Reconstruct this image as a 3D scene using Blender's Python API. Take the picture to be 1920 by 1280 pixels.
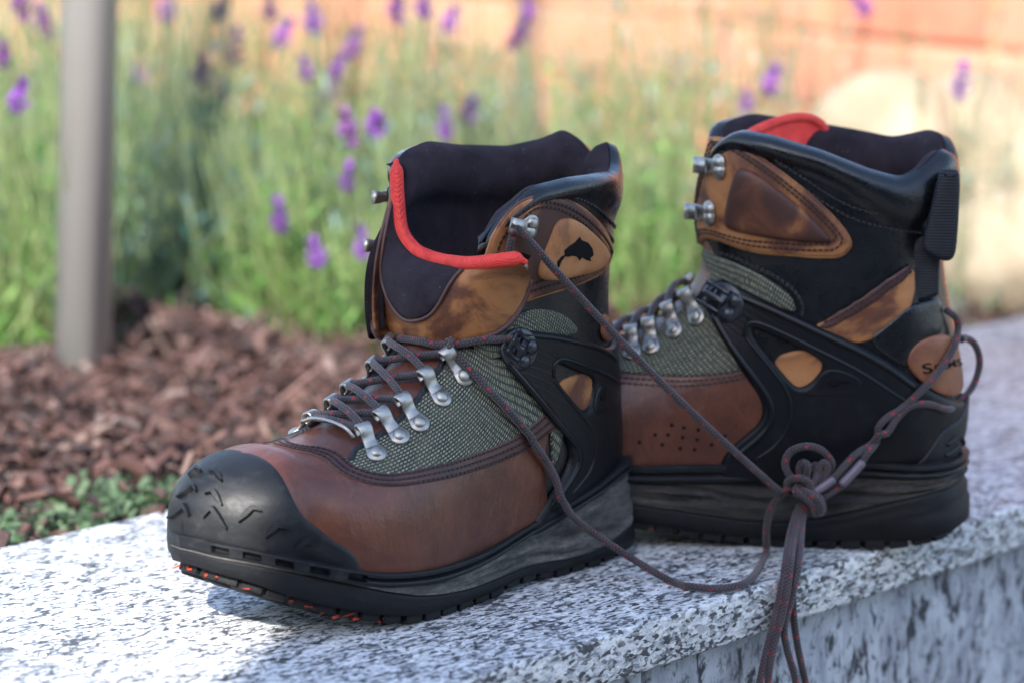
import bpy, bmesh, math, random
import numpy as np
from mathutils import Vector, Matrix
from mathutils.bvhtree import BVHTree
from mathutils.geometry import delaunay_2d_cdt

for o in list(bpy.data.objects): bpy.data.objects.remove(o)
scene = bpy.context.scene
COL = scene.collection
random.seed(7); rng = np.random.default_rng(7)

# ------------------------------------------------------------------ camera
PITCH = math.radians(11.0); FPX = 5000.0; CAM_H = 0.4556
cam_d = bpy.data.cameras.new('camera'); cam = bpy.data.objects.new('camera', cam_d); COL.objects.link(cam)
cam.location = (0, 0, CAM_H); cam.rotation_euler = (math.radians(90) - PITCH, 0, 0)
cam_d.sensor_width = 36; cam_d.lens = 36 * FPX / 1920
cam_d.clip_start = 0.05; cam_d.clip_end = 200
cam_d.dof.use_dof = True; cam_d.dof.focus_distance = 1.57; cam_d.dof.aperture_fstop = 4.0
scene.camera = cam

# ------------------------------------------------------------------ sky and sun
SUN_EL, SUN_AZ = math.radians(36), math.radians(-167.5)     # azimuth from +Y towards +X: the sun stands behind the photographer
PARA_SHIFT = .14
world = bpy.data.worlds.new('World'); scene.world = world; world.use_nodes = True
wn = world.node_tree; wn.nodes.clear()
wo = wn.nodes.new('ShaderNodeOutputWorld'); wb = wn.nodes.new('ShaderNodeBackground'); sk = wn.nodes.new('ShaderNodeTexSky')
sk.sky_type = 'NISHITA'; sk.sun_disc = False; sk.sun_elevation = SUN_EL; sk.sun_rotation = SUN_AZ
wb.inputs['Strength'].default_value = 0.15
wn.links.new(sk.outputs[0], wb.inputs[0]); wn.links.new(wb.outputs[0], wo.inputs[0])
sun_d = bpy.data.lights.new('sun', 'SUN'); sun = bpy.data.objects.new('sun', sun_d); COL.objects.link(sun)
sun_d.energy = 3.0; sun_d.angle = math.radians(0.53); sun_d.color = (1, .96, .89)
SUN_DIR = Vector((math.sin(SUN_AZ) * math.cos(SUN_EL), math.cos(SUN_AZ) * math.cos(SUN_EL), math.sin(SUN_EL)))
sun.rotation_euler = SUN_DIR.to_track_quat('Z', 'Y').to_euler()
vs = scene.view_settings
vs.view_transform = 'Standard'; vs.look = 'None'; vs.exposure = 2.0; vs.gamma = 1.0; vs.use_curve_mapping = False
scene.render.engine = 'CYCLES'

# ------------------------------------------------------------------ node helper
class NT:
    def __init__(s, name):
        s.m = bpy.data.materials.new(name); s.m.use_nodes = True
        s.t = s.m.node_tree; s.t.nodes.clear()
        s.out = s.t.nodes.new('ShaderNodeOutputMaterial'); s.b = s.t.nodes.new('ShaderNodeBsdfPrincipled')
        s.t.links.new(s.b.outputs[0], s.out.inputs[0])
    def put(s, sock, val):
        if hasattr(val, 'is_output'): s.t.links.new(val, sock)
        elif isinstance(val, (tuple, list)) and len(val) == 3 and sock.type == 'RGBA': sock.default_value = (*val, 1)
        else: sock.default_value = val
    def n(s, typ, props=None, **ins):
        nd = s.t.nodes.new('ShaderNode' + typ)
        for k, v in (props or {}).items(): setattr(nd, k, v)
        for k, v in ins.items():
            key = k.replace('_', ' ')
            s.put(nd.inputs[int(k[1:])] if k[0] == 'i' and k[1:].isdigit() else nd.inputs[key], v)
        return nd
    def coord(s, kind='Object', scale=(1, 1, 1), rot=(0, 0, 0)):
        return s.n('Mapping', None, Vector=s.n('TexCoord').outputs[kind], Scale=scale, Rotation=rot).outputs[0]
    def noise(s, vec, scale, detail=4, rough=.55, dist=0):
        return s.n('TexNoise', None, Vector=vec, Scale=scale, Detail=detail, Roughness=rough, Distortion=dist).outputs[0]
    def ramp(s, fac, stops, interp='LINEAR'):
        nd = s.n('ValToRGB', None, Fac=fac); cr = nd.color_ramp; cr.interpolation = interp
        while len(cr.elements) < len(stops): cr.elements.new(.5)
        for e, (p, c) in zip(cr.elements, stops):
            e.position = p; e.color = (*c, 1) if isinstance(c, (tuple, list)) else (c, c, c, 1)
        return nd.outputs[0]
    def mix(s, fac, a, b, mode='MIX'):
        nd = s.n('Mix', {'data_type': 'RGBA', 'blend_type': mode})
        s.put(nd.inputs[0], fac); s.put(nd.inputs[6], a); s.put(nd.inputs[7], b)
        return nd.outputs[2]
    def math(s, op, a, b=0.0, c=0.0):
        nd = s.n('Math', {'operation': op}); s.put(nd.inputs[0], a); s.put(nd.inputs[1], b); s.put(nd.inputs[2], c)
        return nd.outputs[0]
    def bump(s, h, dist=.001, strength=1.0, normal=None):
        nd = s.n('Bump', None, Height=h, Distance=dist, Strength=strength)
        if normal: s.put(nd.inputs['Normal'], normal)
        return nd.outputs[0]
    def set(s, **k):
        for a, v in k.items(): s.put(s.b.inputs[a.replace('_', ' ')], v)
        return s.m

M = {}
def build_materials():
    # smooth brown full-grain leather
    a = NT('brown_leather'); v = a.coord()
    big = a.noise(v, 26, 5, .6, .6); fine = a.noise(v, 160, 6, .7); big = a.math('ADD', a.math('MULTIPLY', big, .72), a.math('MULTIPLY', a.noise(v, 110, 7, .75), .28))
    c = a.ramp(big, [(.28, (.046, .0125, .0075)), (.5, (.088, .0250, .0125)), (.74, (.150, .0480, .0210))])
    sc = a.noise(a.coord('Object', (1, 1, .35)), 90, 8, .75, 1.5)
    c = a.mix(a.ramp(sc, [(.55, 0), (.72, .5)]), c, (.155, .066, .034))
    a.set(Base_Color=c, Roughness=a.ramp(fine, [(.3, .26), (.7, .46)]), Specular_IOR_Level=.5,
          Normal=a.bump(a.noise(v, 420, 6, .75), .0006, .55, a.bump(a.noise(a.coord('Object', (2.6, .8, 1.2)), 34, 5, .6, .8), .003, .35))); M['leather'] = a.m
    # pull-up tan nubuck with dark oily stains
    for key, lo, hi, sa in (('tan', .37, .50, 19), ('tan_light', .25, .40, 19), ('tan_dark', .48, .62, 22), ('pad_dark', .57, .72, 24)):
        a = NT(key + '_nubuck'); v = a.coord()
        st = a.noise(v, sa, 5, .6, .9)
        c = a.ramp(st, [(lo - .1, (.050, .016, .010)), (lo + .03, (.125, .044, .018)), (hi, (.33, .15, .052)), (hi + .2, (.42, .21, .085))])
        c = a.mix(.35, c, a.mix(a.noise(v, 300, 5, .7), (.18, .08, .03), (.5, .3, .14)), 'OVERLAY')
        a.set(Base_Color=c, Roughness=.62, Normal=a.bump(a.noise(v, 500, 5, .8), .0004, .5)); M[key] = a.m
    a = NT('rust_leather'); v = a.coord()
    a.set(Base_Color=a.ramp(a.noise(v, 40, 6, .65), [(.3, (.12, .038, .018)), (.7, (.26, .098, .042))]), Roughness=.5, Normal=a.bump(a.noise(v, 300, 5, .7), .0006, .5)); M['rust'] = a.m
    # stitched edge leather (dark red-brown)
    a = NT('edge_leather'); v = a.coord()
    a.set(Base_Color=a.ramp(a.noise(v, 70, 5), [(.3, (.036, .012, .012)), (.7, (.080, .028, .022))]), Roughness=.55, Normal=a.bump(a.noise(v, 400, 4), .0005, .5)); M['edge'] = a.m
    # black leather
    a = NT('black_leather'); v = a.coord()
    vo = a.n('TexVoronoi', {'feature': 'DISTANCE_TO_EDGE'}, Vector=v, Scale=520).outputs[0]
    a.set(Base_Color=a.ramp(a.noise(v, 40, 5), [(.3, (.0025, .003, .0042)), (.75, (.007, .008, .0105))]), Specular_IOR_Level=.45, Roughness=a.ramp(a.noise(v, 90), [(.3, .20), (.7, .36)]),
          Normal=a.bump(a.ramp(vo, [(0, 0), (.25, 1)]), .0003, .2, a.bump(a.noise(v, 30, 3), .003, .14))); M['black_leather'] = a.m
    # rubber (toe cap, rand, sole)
    a = NT('black_rubber'); v = a.coord()
    dust = a.noise(a.coord('Object', (1, 1, 2)), 60, 7, .7, .5)
    c = a.mix(a.ramp(dust, [(.52, 0), (.8, .55)]), (.0050, .0058, .0075), (.045, .046, .048))
    a.set(Base_Color=c, Specular_IOR_Level=.34, Roughness=a.ramp(dust, [(.3, .40), (.75, .72)]), Normal=a.bump(a.noise(v, 380, 5, .7), .0004, .45)); M['rubber'] = a.m
    a = NT('sole_rubber'); v = a.coord()
    dust = a.noise(a.coord('Object', (1, 1, 3)), 80, 7, .75, .5)
    c = a.mix(a.ramp(dust, [(.55, 0), (.85, .5)]), (.0055, .006, .0075), (.045, .042, .040))
    a.set(Base_Color=c, Specular_IOR_Level=.25, Roughness=.62, Normal=a.bump(a.noise(v, 600, 4, .8), .0007, .6)); M['sole'] = a.m
    # moulded cage with a diamond net relief
    a = NT('cage_rubber'); uv = a.n('TexCoord').outputs['UV']
    def grid(ang, sc):
        w = a.n('TexWave', {'wave_type': 'BANDS', 'bands_direction': 'X', 'wave_profile': 'TRI'}, Vector=a.n('Mapping', None, Vector=uv, Rotation=(0, 0, ang)).outputs[0], Scale=sc)
        return a.ramp(w.outputs[1], [(.0, 1), (.3, 0)])
    net = a.math('MAXIMUM', grid(.55, 140), grid(-.55, 140)); v = a.coord()
    a.set(Base_Color=a.mix(a.ramp(a.noise(v, 70, 6, .7), [(.55, 0), (.85, .4)]), (.0045, .0053, .0070), (.036, .036, .038)), Specular_IOR_Level=.22, Roughness=.40, Normal=a.bump(net, .0004, .25)); M['cage'] = a.m
    a = NT('cage_smooth_rubber'); v = a.coord()
    a.set(Base_Color=a.mix(a.ramp(a.noise(v, 70, 6, .7), [(.55, 0), (.85, .4)]), (.004, .005, .0065), (.03, .03, .03)), Specular_IOR_Level=.28, Roughness=.36, Normal=a.bump(a.noise(v, 300, 4), .0003, .4)); M['cage_smooth'] = a.m
    # olive woven ballistic fabric: basket of pale and dark yarns
    a = NT('olive_weave'); uv = a.n('TexCoord').outputs['UV']
    wob = a.n('VectorMath', {'operation': 'SCALE'}, i0=a.n('TexNoise', None, Vector=uv, Scale=120, Detail=2).outputs[1]); wob.inputs[3].default_value = .0007
    uvw = a.n('VectorMath', {'operation': 'ADD'}, i0=uv, i1=wob.outputs[0]).outputs[0]
    br = a.n('TexBrick', {'offset': .5, 'offset_frequency': 2}, Vector=a.n('Mapping', None, Vector=uvw, Rotation=(0, 0, .12)).outputs[0], Scale=1.0,
             Color1=(.36, .35, .22), Color2=(.22, .22, .135), Mortar=(.006, .008, .007))
    for k, x in (('Mortar Size', .00055), ('Mortar Smooth', .3), ('Brick Width', .0029), ('Row Height', .0019)): br.inputs[k].default_value = x
    spk = a.noise(uv, 700, 2, .5)
    c = a.mix(a.ramp(spk, [(.45, 0), (.62, .75)]), br.outputs[0], (.02, .03, .034))
    c = a.mix(a.ramp(a.noise(uv, 60, 5), [(.4, 0), (.8, .5)]), c, (.10, .10, .07))
    a.set(Base_Color=c, Roughness=.75, Normal=a.bump(a.math('SUBTRACT', 1.0, br.outputs[1]), .0012, .9)); M['weave'] = a.m
    # linings
    a = NT('dark_lining'); v = a.coord()
    tw = a.n('TexWave', {'bands_direction': 'DIAGONAL'}, Vector=v, Scale=800).outputs[1]
    lc = a.mix(a.ramp(a.noise(v, 620, 2, .5), [(.735, 0), (.76, .8)]), a.ramp(a.noise(v, 45, 6, .7), [(.3, (.0150, .0115, .0155)), (.75, (.034, .027, .034))]), (.22, .21, .21))
    a.set(Base_Color=lc, Specular_IOR_Level=.08, Roughness=.92, Sheen_Weight=.03, Sheen_Roughness=.5,
          Normal=a.bump(tw, .0002, .2, a.bump(a.noise(v, 35, 4), .004, .35))); M['lining'] = a.m
    a = NT('dark_binding'); a.set(Base_Color=(.007, .009, .014), Roughness=.7, Normal=a.bump(a.n('TexWave', {'bands_direction': 'DIAGONAL'}, Vector=a.coord(), Scale=380).outputs[1], .0005, .6)); M['binding'] = a.m
    a = NT('red_binding'); v = a.coord()
    a.set(Base_Color=a.ramp(a.noise(v, 120, 5), [(.3, (.50, .02, .016)), (.7, (.72, .045, .03))]), Roughness=.7, Normal=a.bump(a.n('TexWave', {'bands_direction': 'DIAGONAL'}, Vector=v, Scale=330).outputs[1], .0005, .6)); M['red'] = a.m
    a = NT('thread'); a.set(Base_Color=(.020, .008, .008), Roughness=.7); M['thread'] = a.m
    a = NT('black_thread'); a.set(Base_Color=(.012, .012, .014), Roughness=.7); M['black_thread'] = a.m
    # nickel hardware
    a = NT('nickel'); v = a.coord()
    nz = a.noise(v, 200, 6, .7)
    a.set(Base_Color=a.ramp(nz, [(.3, (.26, .24, .215)), (.7, (.44, .42, .385))]), Metallic=1.0, Roughness=a.ramp(nz, [(.3, .36), (.7, .55)])); M['nickel'] = a.m
    a = NT('black_metal'); a.set(Base_Color=(.02, .022, .028), Metallic=.2, Roughness=.28, Specular_IOR_Level=.6); M['black_metal'] = a.m
    # worn grey EVA
    a = NT('worn_foam'); v = a.coord('Object', (.5, 1, 2.2), (0, .30, 0))
    nz = a.math('ADD', a.math('MULTIPLY', a.noise(v, 38, 8, .70, .25), .7), a.math('MULTIPLY', a.noise(a.coord(), 260, 6, .8), .3))
    a.set(Base_Color=a.ramp(nz, [(.34, (.022, .021, .021)), (.47, (.080, .073, .067)), (.60, (.19, .168, .147))]), Roughness=.8, Normal=a.bump(a.noise(v, 70, 8, .75, 1.2), .004, .8)); M['foam'] = a.m
    a = NT('dark_worn_foam'); v = a.coord('Object', (.5, 1, 2.2), (0, -.25, 0))
    nz = a.math('ADD', a.math('MULTIPLY', a.noise(v, 38, 8, .70, .25), .7), a.math('MULTIPLY', a.noise(a.coord(), 260, 6, .8), .3))
    a.set(Base_Color=a.ramp(nz, [(.36, (.012, .012, .012)), (.50, (.034, .030, .028)), (.64, (.085, .072, .062))]), Roughness=.7, Specular_IOR_Level=.3, Normal=a.bump(a.noise(v, 70, 8, .75, .6), .003, .7)); M['foam_dark'] = a.m
    # lace: dark braid with red tracer flecks (UV: x around, y metres along)
    a = NT('braided_lace'); uv = a.n('TexCoord').outputs['UV']
    sep = a.n('SeparateXYZ', None, Vector=uv)
    U, V = sep.outputs[0], sep.outputs[1]
    def strand(sgn):
        k = a.math('ADD', a.math('MULTIPLY', V, 420.0), a.math('MULTIPLY', U, 4.0 * sgn))
        return a.math('ABSOLUTE', a.math('SUBTRACT', a.math('FRACT', k), .5))
    br = a.math('MULTIPLY', strand(1), strand(-1))
    fl = a.math('FRACT', a.math('ADD', a.math('MULTIPLY', V, 62.0), a.math('MULTIPLY', a.math('FLOOR', a.math('MULTIPLY', U, 3.0)), .5)))
    fu = a.math('FRACT', a.math('MULTIPLY', U, 3.0))
    m = a.math('MULTIPLY', a.math('LESS_THAN', a.math('ADD', fl, a.math('MULTIPLY', a.noise(a.coord(), 260, 2), .16)), .21), a.math('LESS_THAN', a.math('ABSOLUTE', a.math('SUBTRACT', fu, .5)), .17))
    base = a.mix(a.math('MULTIPLY', br, 4.0), (.008, .005, .007), (.085, .055, .066))
    base = a.mix(a.ramp(a.noise(a.coord(), 60, 5), [(.4, 0), (.75, .5)]), base, (.075, .056, .062))
    a.set(Base_Color=a.mix(m, base, (.27, .010, .012)), Roughness=.85, Sheen_Weight=.2, Normal=a.bump(br, .0012, .9)); M['lace'] = a.m
    a = NT('lace_tip_plastic'); a.set(Base_Color=(.11, .085, .11), Roughness=.4); M['aglet'] = a.m
    a = NT('webbing'); v = a.n('TexCoord').outputs['UV']
    w = a.n('TexWave', {'bands_direction': 'Y'}, Vector=v, Scale=170).outputs[1]
    a.set(Base_Color=a.ramp(w, [(.2, (.004, .005, .007)), (.8, (.022, .024, .030))]), Specular_IOR_Level=.25, Roughness=.65, Normal=a.bump(w, .0006, .5)); M['webbing'] = a.m
    a = NT('printed_black'); a.set(Base_Color=(.004, .004, .005), Roughness=.7, Specular_IOR_Level=.12); M['print'] = a.m
    a = NT('orange_fleck'); a.set(Base_Color=(.45, .040, .016), Roughness=.6); M['fleck'] = a.m
build_materials()

# ------------------------------------------------------------------ object helpers
def tag(o, label=None, cat=None, group=None, kind=None):
    for k, v in (('label', label), ('category', cat), ('group', group), ('kind', kind)):
        if v: o[k] = v
    return o
def mesh_obj(name, verts, faces, mat, parent=None, smooth=True, uvs=None):
    me = bpy.data.meshes.new(name)
    me.from_pydata([tuple(map(float, v)) for v in verts], [], [tuple(map(int, f)) for f in faces])
    if uvs is not None and len(me.loops):
        ul = me.uv_layers.new(name='UVMap'); idx = np.empty(len(me.loops), int); me.loops.foreach_get('vertex_index', idx)
        ul.data.foreach_set('uv', np.asarray(uvs, float)[idx].ravel())
    if smooth: me.polygons.foreach_set('use_smooth', [True] * len(me.polygons))
    me.materials.append(mat); me.update()
    o = bpy.data.objects.new(name, me); COL.objects.link(o)
    if parent: o.parent = parent
    return o
def empty(name, loc=(0, 0, 0), rz=0):
    o = bpy.data.objects.new(name, None); COL.objects.link(o); o.location = loc; o.rotation_euler = (0, 0, rz); o.empty_display_size = .05
    return o
class MB:
    """collects shapes for one mesh"""
    def __init__(s): s.v = []; s.f = []; s.uv = []
    def add(s, v, f, uv=None):
        k = len(s.v); s.v += [tuple(map(float, p)) for p in v]; s.f += [tuple(int(i) + k for i in q) for q in f]
        s.uv += list(uv) if uv is not None else [(0, 0)] * len(v)
    def obj(s, name, mat, parent=None, smooth=True): return mesh_obj(name, s.v, s.f, mat, parent, smooth, s.uv)
def spline(pts, n):
    """Catmull-Rom through points, resampled to n even steps"""
    p = np.asarray(pts, float)
    q = np.vstack([2 * p[0] - p[1], p, 2 * p[-1] - p[-2]]); out = []
    for i in range(len(p) - 1):
        t = np.linspace(0, 1, 16, endpoint=False)[:, None]
        a, b, c, d = q[i:i + 4]
        out.append(.5 * (2 * b + (c - a) * t + (2 * a - 5 * b + 4 * c - d) * t ** 2 + (3 * b - a - 3 * c + d) * t ** 3))
    out = np.vstack(out + [p[-1:]])
    return resample(out, n)
def resample(p, n):
    p = np.asarray(p, float); d = np.r_[0, np.cumsum(np.linalg.norm(np.diff(p, axis=0), axis=1))]
    s = np.linspace(0, d[-1], n)
    return np.stack([np.interp(s, d, p[:, k]) for k in range(p.shape[1])], 1)
def tube_geo(path, r, seg=10, cap=True, flat=1.0, updir=None):
    """sweep a round (or flattened) section along a path; uv = (around, metres along)"""
    p = np.asarray(path, float); n = len(p)
    r = np.broadcast_to(np.asarray(r, float), (n,))
    T = np.gradient(p, axis=0); T /= np.linalg.norm(T, axis=1)[:, None] + 1e-12
    up = np.array(updir if updir is not None else ([0, 0, 1.] if abs(T[0][2]) < .9 else [1., 0, 0]))
    N = np.empty_like(p); N[0] = up - T[0] * (up @ T[0]); N[0] /= np.linalg.norm(N[0])
    for i in range(1, n):
        w = N[i - 1] - T[i] * (N[i - 1] @ T[i]); N[i] = w / (np.linalg.norm(w) + 1e-12)
    B = np.cross(T, N); ds = np.r_[0, np.cumsum(np.linalg.norm(np.diff(p, axis=0), axis=1))]
    a = np.linspace(0, 2 * math.pi, seg + 1)
    V = p[:, None] + r[:, None, None] * (np.cos(a)[None, :, None] * N[:, None] * flat + np.sin(a)[None, :, None] * B[:, None])
    uv = np.stack(np.broadcast_arrays(a[None] / (2 * math.pi), ds[:, None]), -1).reshape(-1, 2)
    V = V.reshape(-1, 3); S = seg + 1
    F = [(i * S + j, i * S + j + 1, (i + 1) * S + j + 1, (i + 1) * S + j) for i in range(n - 1) for j in range(seg)]
    V = list(V); uv = list(uv)
    if cap:
        for e, i in ((0, 0), (1, n - 1)):
            k = len(V); V.append(p[i] + T[i] * r[i] * (.5 if e else -.5)); uv.append((.5, ds[i]))
            for j in range(seg): F.append((i * S + j, k, i * S + j + 1) if not e else (i * S + j, i * S + j + 1, k))
    return V, F, uv
def box_geo(sx, sy, sz, bev=0.0, M4=None):
    bm = bmesh.new(); bmesh.ops.create_cube(bm, size=1, matrix=Matrix.Diagonal((sx, sy, sz, 1)))
    if bev: bmesh.ops.bevel(bm, geom=bm.edges[:], offset=bev, segments=2, affect='EDGES', profile=.6)
    if M4: bm.transform(M4)
    v = [tuple(x.co) for x in bm.verts]; f = [[q.index for q in x.verts] for x in bm.faces]; bm.verts.index_update(); f = [[q.index for q in x.verts] for x in bm.faces]
    bm.free(); return v, f
def lathe_geo(prof, seg=20, M4=None):
    """prof: (radius, height) list, turned about z"""
    v = []; f = []
    for r, z in prof:
        for j in range(seg):
            a = 2 * math.pi * j / seg; p = Vector((r * math.cos(a), r * math.sin(a), z)); v.append(tuple(M4 @ p if M4 else p))
    for i in range(len(prof) - 1):
        for j in range(seg): f.append((i * seg + j, i * seg + (j + 1) % seg, (i + 1) * seg + (j + 1) % seg, (i + 1) * seg + j))
    return v, f
def frame(o, x, n):
    """matrix with origin o, x axis towards x, z axis n"""
    z = Vector(n).normalized(); xx = Vector(x); xx = (xx - z * xx.dot(z)).normalized(); y = z.cross(xx)
    return Matrix(((xx.x, y.x, z.x, o[0]), (xx.y, y.y, z.y, o[1]), (xx.z, y.z, z.z, o[2]), (0, 0, 0, 1)))
def inpoly(P, poly):
    x, y = P[:, 0], P[:, 1]; ins = np.zeros(len(P), bool); n = len(poly); j = n - 1
    for i in range(n):
        xi, yi = poly[i]; xj, yj = poly[j]
        c = ((yi > y) != (yj > y)); 
        with np.errstate(divide='ignore', invalid='ignore'): ins ^= c & (x < (xj - xi) * (y - yi) / (yj - yi + 1e-18) + xi)
        j = i
    return ins
def chaikin(p, it=2, closed=True):
    p = np.asarray(p, float)
    for _ in range(it):
        q = np.roll(p, -1, 0) if closed else p[1:]; a = p if closed else p[:-1]
        r = np.empty((2 * len(a), p.shape[1])); r[0::2] = .75 * a + .25 * q; r[1::2] = .25 * a + .75 * q
        p = r if closed else np.vstack([p[:1], r, p[-1:]])
    return p

# ------------------------------------------------------------------ surveying the photograph: viewing rays on known surfaces
CF = np.array([0, math.cos(PITCH), -math.sin(PITCH)]); CU = np.array([0, math.sin(PITCH), math.cos(PITCH)]); CR = np.array([1., 0, 0]); CC = np.array([0, 0, CAM_H])
def ray(px, py): return CR * (px - 960) / FPX + CU * (640 - py) / FPX + CF
def ground(px, py, z=0.0):
    d = ray(px, py); return CC + d * ((z - CAM_H) / d[2])
def crop(ox, oy, s): return lambda *pts: [(ox + x / s, oy + y / s) for x, y in pts]
c1 = crop(680, 240, 2.9096); c2 = crop(480, 600, 3.692); c3 = crop(280, 820, 3.556); c4 = crop(700, 760, 3.048); c5 = crop(900, 580, 3.369)
c6 = crop(1260, 190, 3.310); c7 = crop(1130, 480, 2.207); c8 = crop(1360, 760, 2.4605)

class Surf:
    """a lofted surface S(u, v) on a grid, with normals, metric coordinates and ray hits"""
    def __init__(s, G, wrap=True):
        s.G = G; s.nu, s.nv = G.shape[:2]; s.wrap = wrap
        du = np.gradient(G, axis=0); dv = np.gradient(G, axis=1)
        N = np.cross(du, dv); N /= np.linalg.norm(N, axis=2)[..., None] + 1e-12
        s.N = N; s.du = np.linalg.norm(du, axis=2) * (s.nu - 1); s.dv = np.linalg.norm(dv, axis=2) * (s.nv - 1)
        AU = np.zeros(G.shape[:2]); AU[1:] = np.cumsum(np.linalg.norm(np.diff(G, axis=0), axis=2), 0)
        AV = np.zeros(G.shape[:2]); AV[:, 1:] = np.cumsum(np.linalg.norm(np.diff(G, axis=1), axis=2), 1); AV -= AV[:, s.nv // 2][:, None]
        s.A = np.stack([AU, AV], -1)
        V = [Vector(p) for p in G.reshape(-1, 3)]; F = []; s.fq = []
        for i in range(s.nu - 1):
            for j in range(s.nv - 1):
                a = i * s.nv + j; F += [(a, a + 1, a + s.nv + 1), (a, a + s.nv + 1, a + s.nv)]
        s.F = F; s.V = V; s.bvh = BVHTree.FromPolygons(V, F)
    def _ij(s, u, v):
        u = np.clip(np.asarray(u, float), 0, 1) * (s.nu - 1)
        v = np.asarray(v, float); v = np.where((v < 0) & s.wrap, v + 1, v); v = np.where((v > 1) & s.wrap, v - 1, v); v = np.clip(v, 0, 1) * (s.nv - 1)
        i = np.minimum(u.astype(int), s.nu - 2); j = np.minimum(v.astype(int), s.nv - 2)
        return i, j, (u - i)[..., None], (v - j)[..., None]
    def ev(s, X, u, v):
        i, j, a, b = s._ij(u, v)
        if X.ndim == 2: X = X[..., None]
        return X[i, j] * (1 - a) * (1 - b) + X[i + 1, j] * a * (1 - b) + X[i, j + 1] * (1 - a) * b + X[i + 1, j + 1] * a * b
    def p(s, u, v): return s.ev(s.G, u, v)
    def n(s, u, v):
        r = s.ev(s.N, u, v); return r / (np.linalg.norm(r, axis=-1)[..., None] + 1e-12)
    def face_uv(s, idx, loc):
        q = idx // 2; i, j = divmod(q, s.nv - 1)
        a, b, c = (s.V[k] for k in s.F[idx])
        v0, v1, v2 = b - a, c - a, Vector(loc) - a
        d00, d01, d11, d20, d21 = v0.dot(v0), v0.dot(v1), v1.dot(v1), v2.dot(v0), v2.dot(v1); den = d00 * d11 - d01 * d01
        if abs(den) < 1e-20: w1 = w2 = 1 / 3
        else: w1 = (d11 * d20 - d01 * d21) / den; w2 = (d00 * d21 - d01 * d20) / den
        pu = [(i, j), (i, j + 1), (i + 1, j + 1)] if idx % 2 == 0 else [(i, j), (i + 1, j + 1), (i + 1, j)]
        w = (1 - w1 - w2, w1, w2)
        return sum(w[k] * pu[k][0] for k in range(3)) / (s.nu - 1), sum(w[k] * pu[k][1] for k in range(3)) / (s.nv - 1)
    def nearest(s, P):
        loc, n, idx, d = s.bvh.find_nearest(Vector(P)); return s.face_uv(idx, loc)
    def cast(s, O, D):
        loc, n, idx, d = s.bvh.ray_cast(Vector(O), Vector(D).normalized())
        if loc is not None: return s.face_uv(idx, loc)
        best = None; D = Vector(D).normalized(); O = Vector(O)
        for k in range(160):
            q = O + D * (1.2 + k * .005); loc, n, idx, d = s.bvh.find_nearest(q)
            if best is None or d < best[0]: best = (d, idx, loc)
        return s.face_uv(best[1], best[2])

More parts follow.
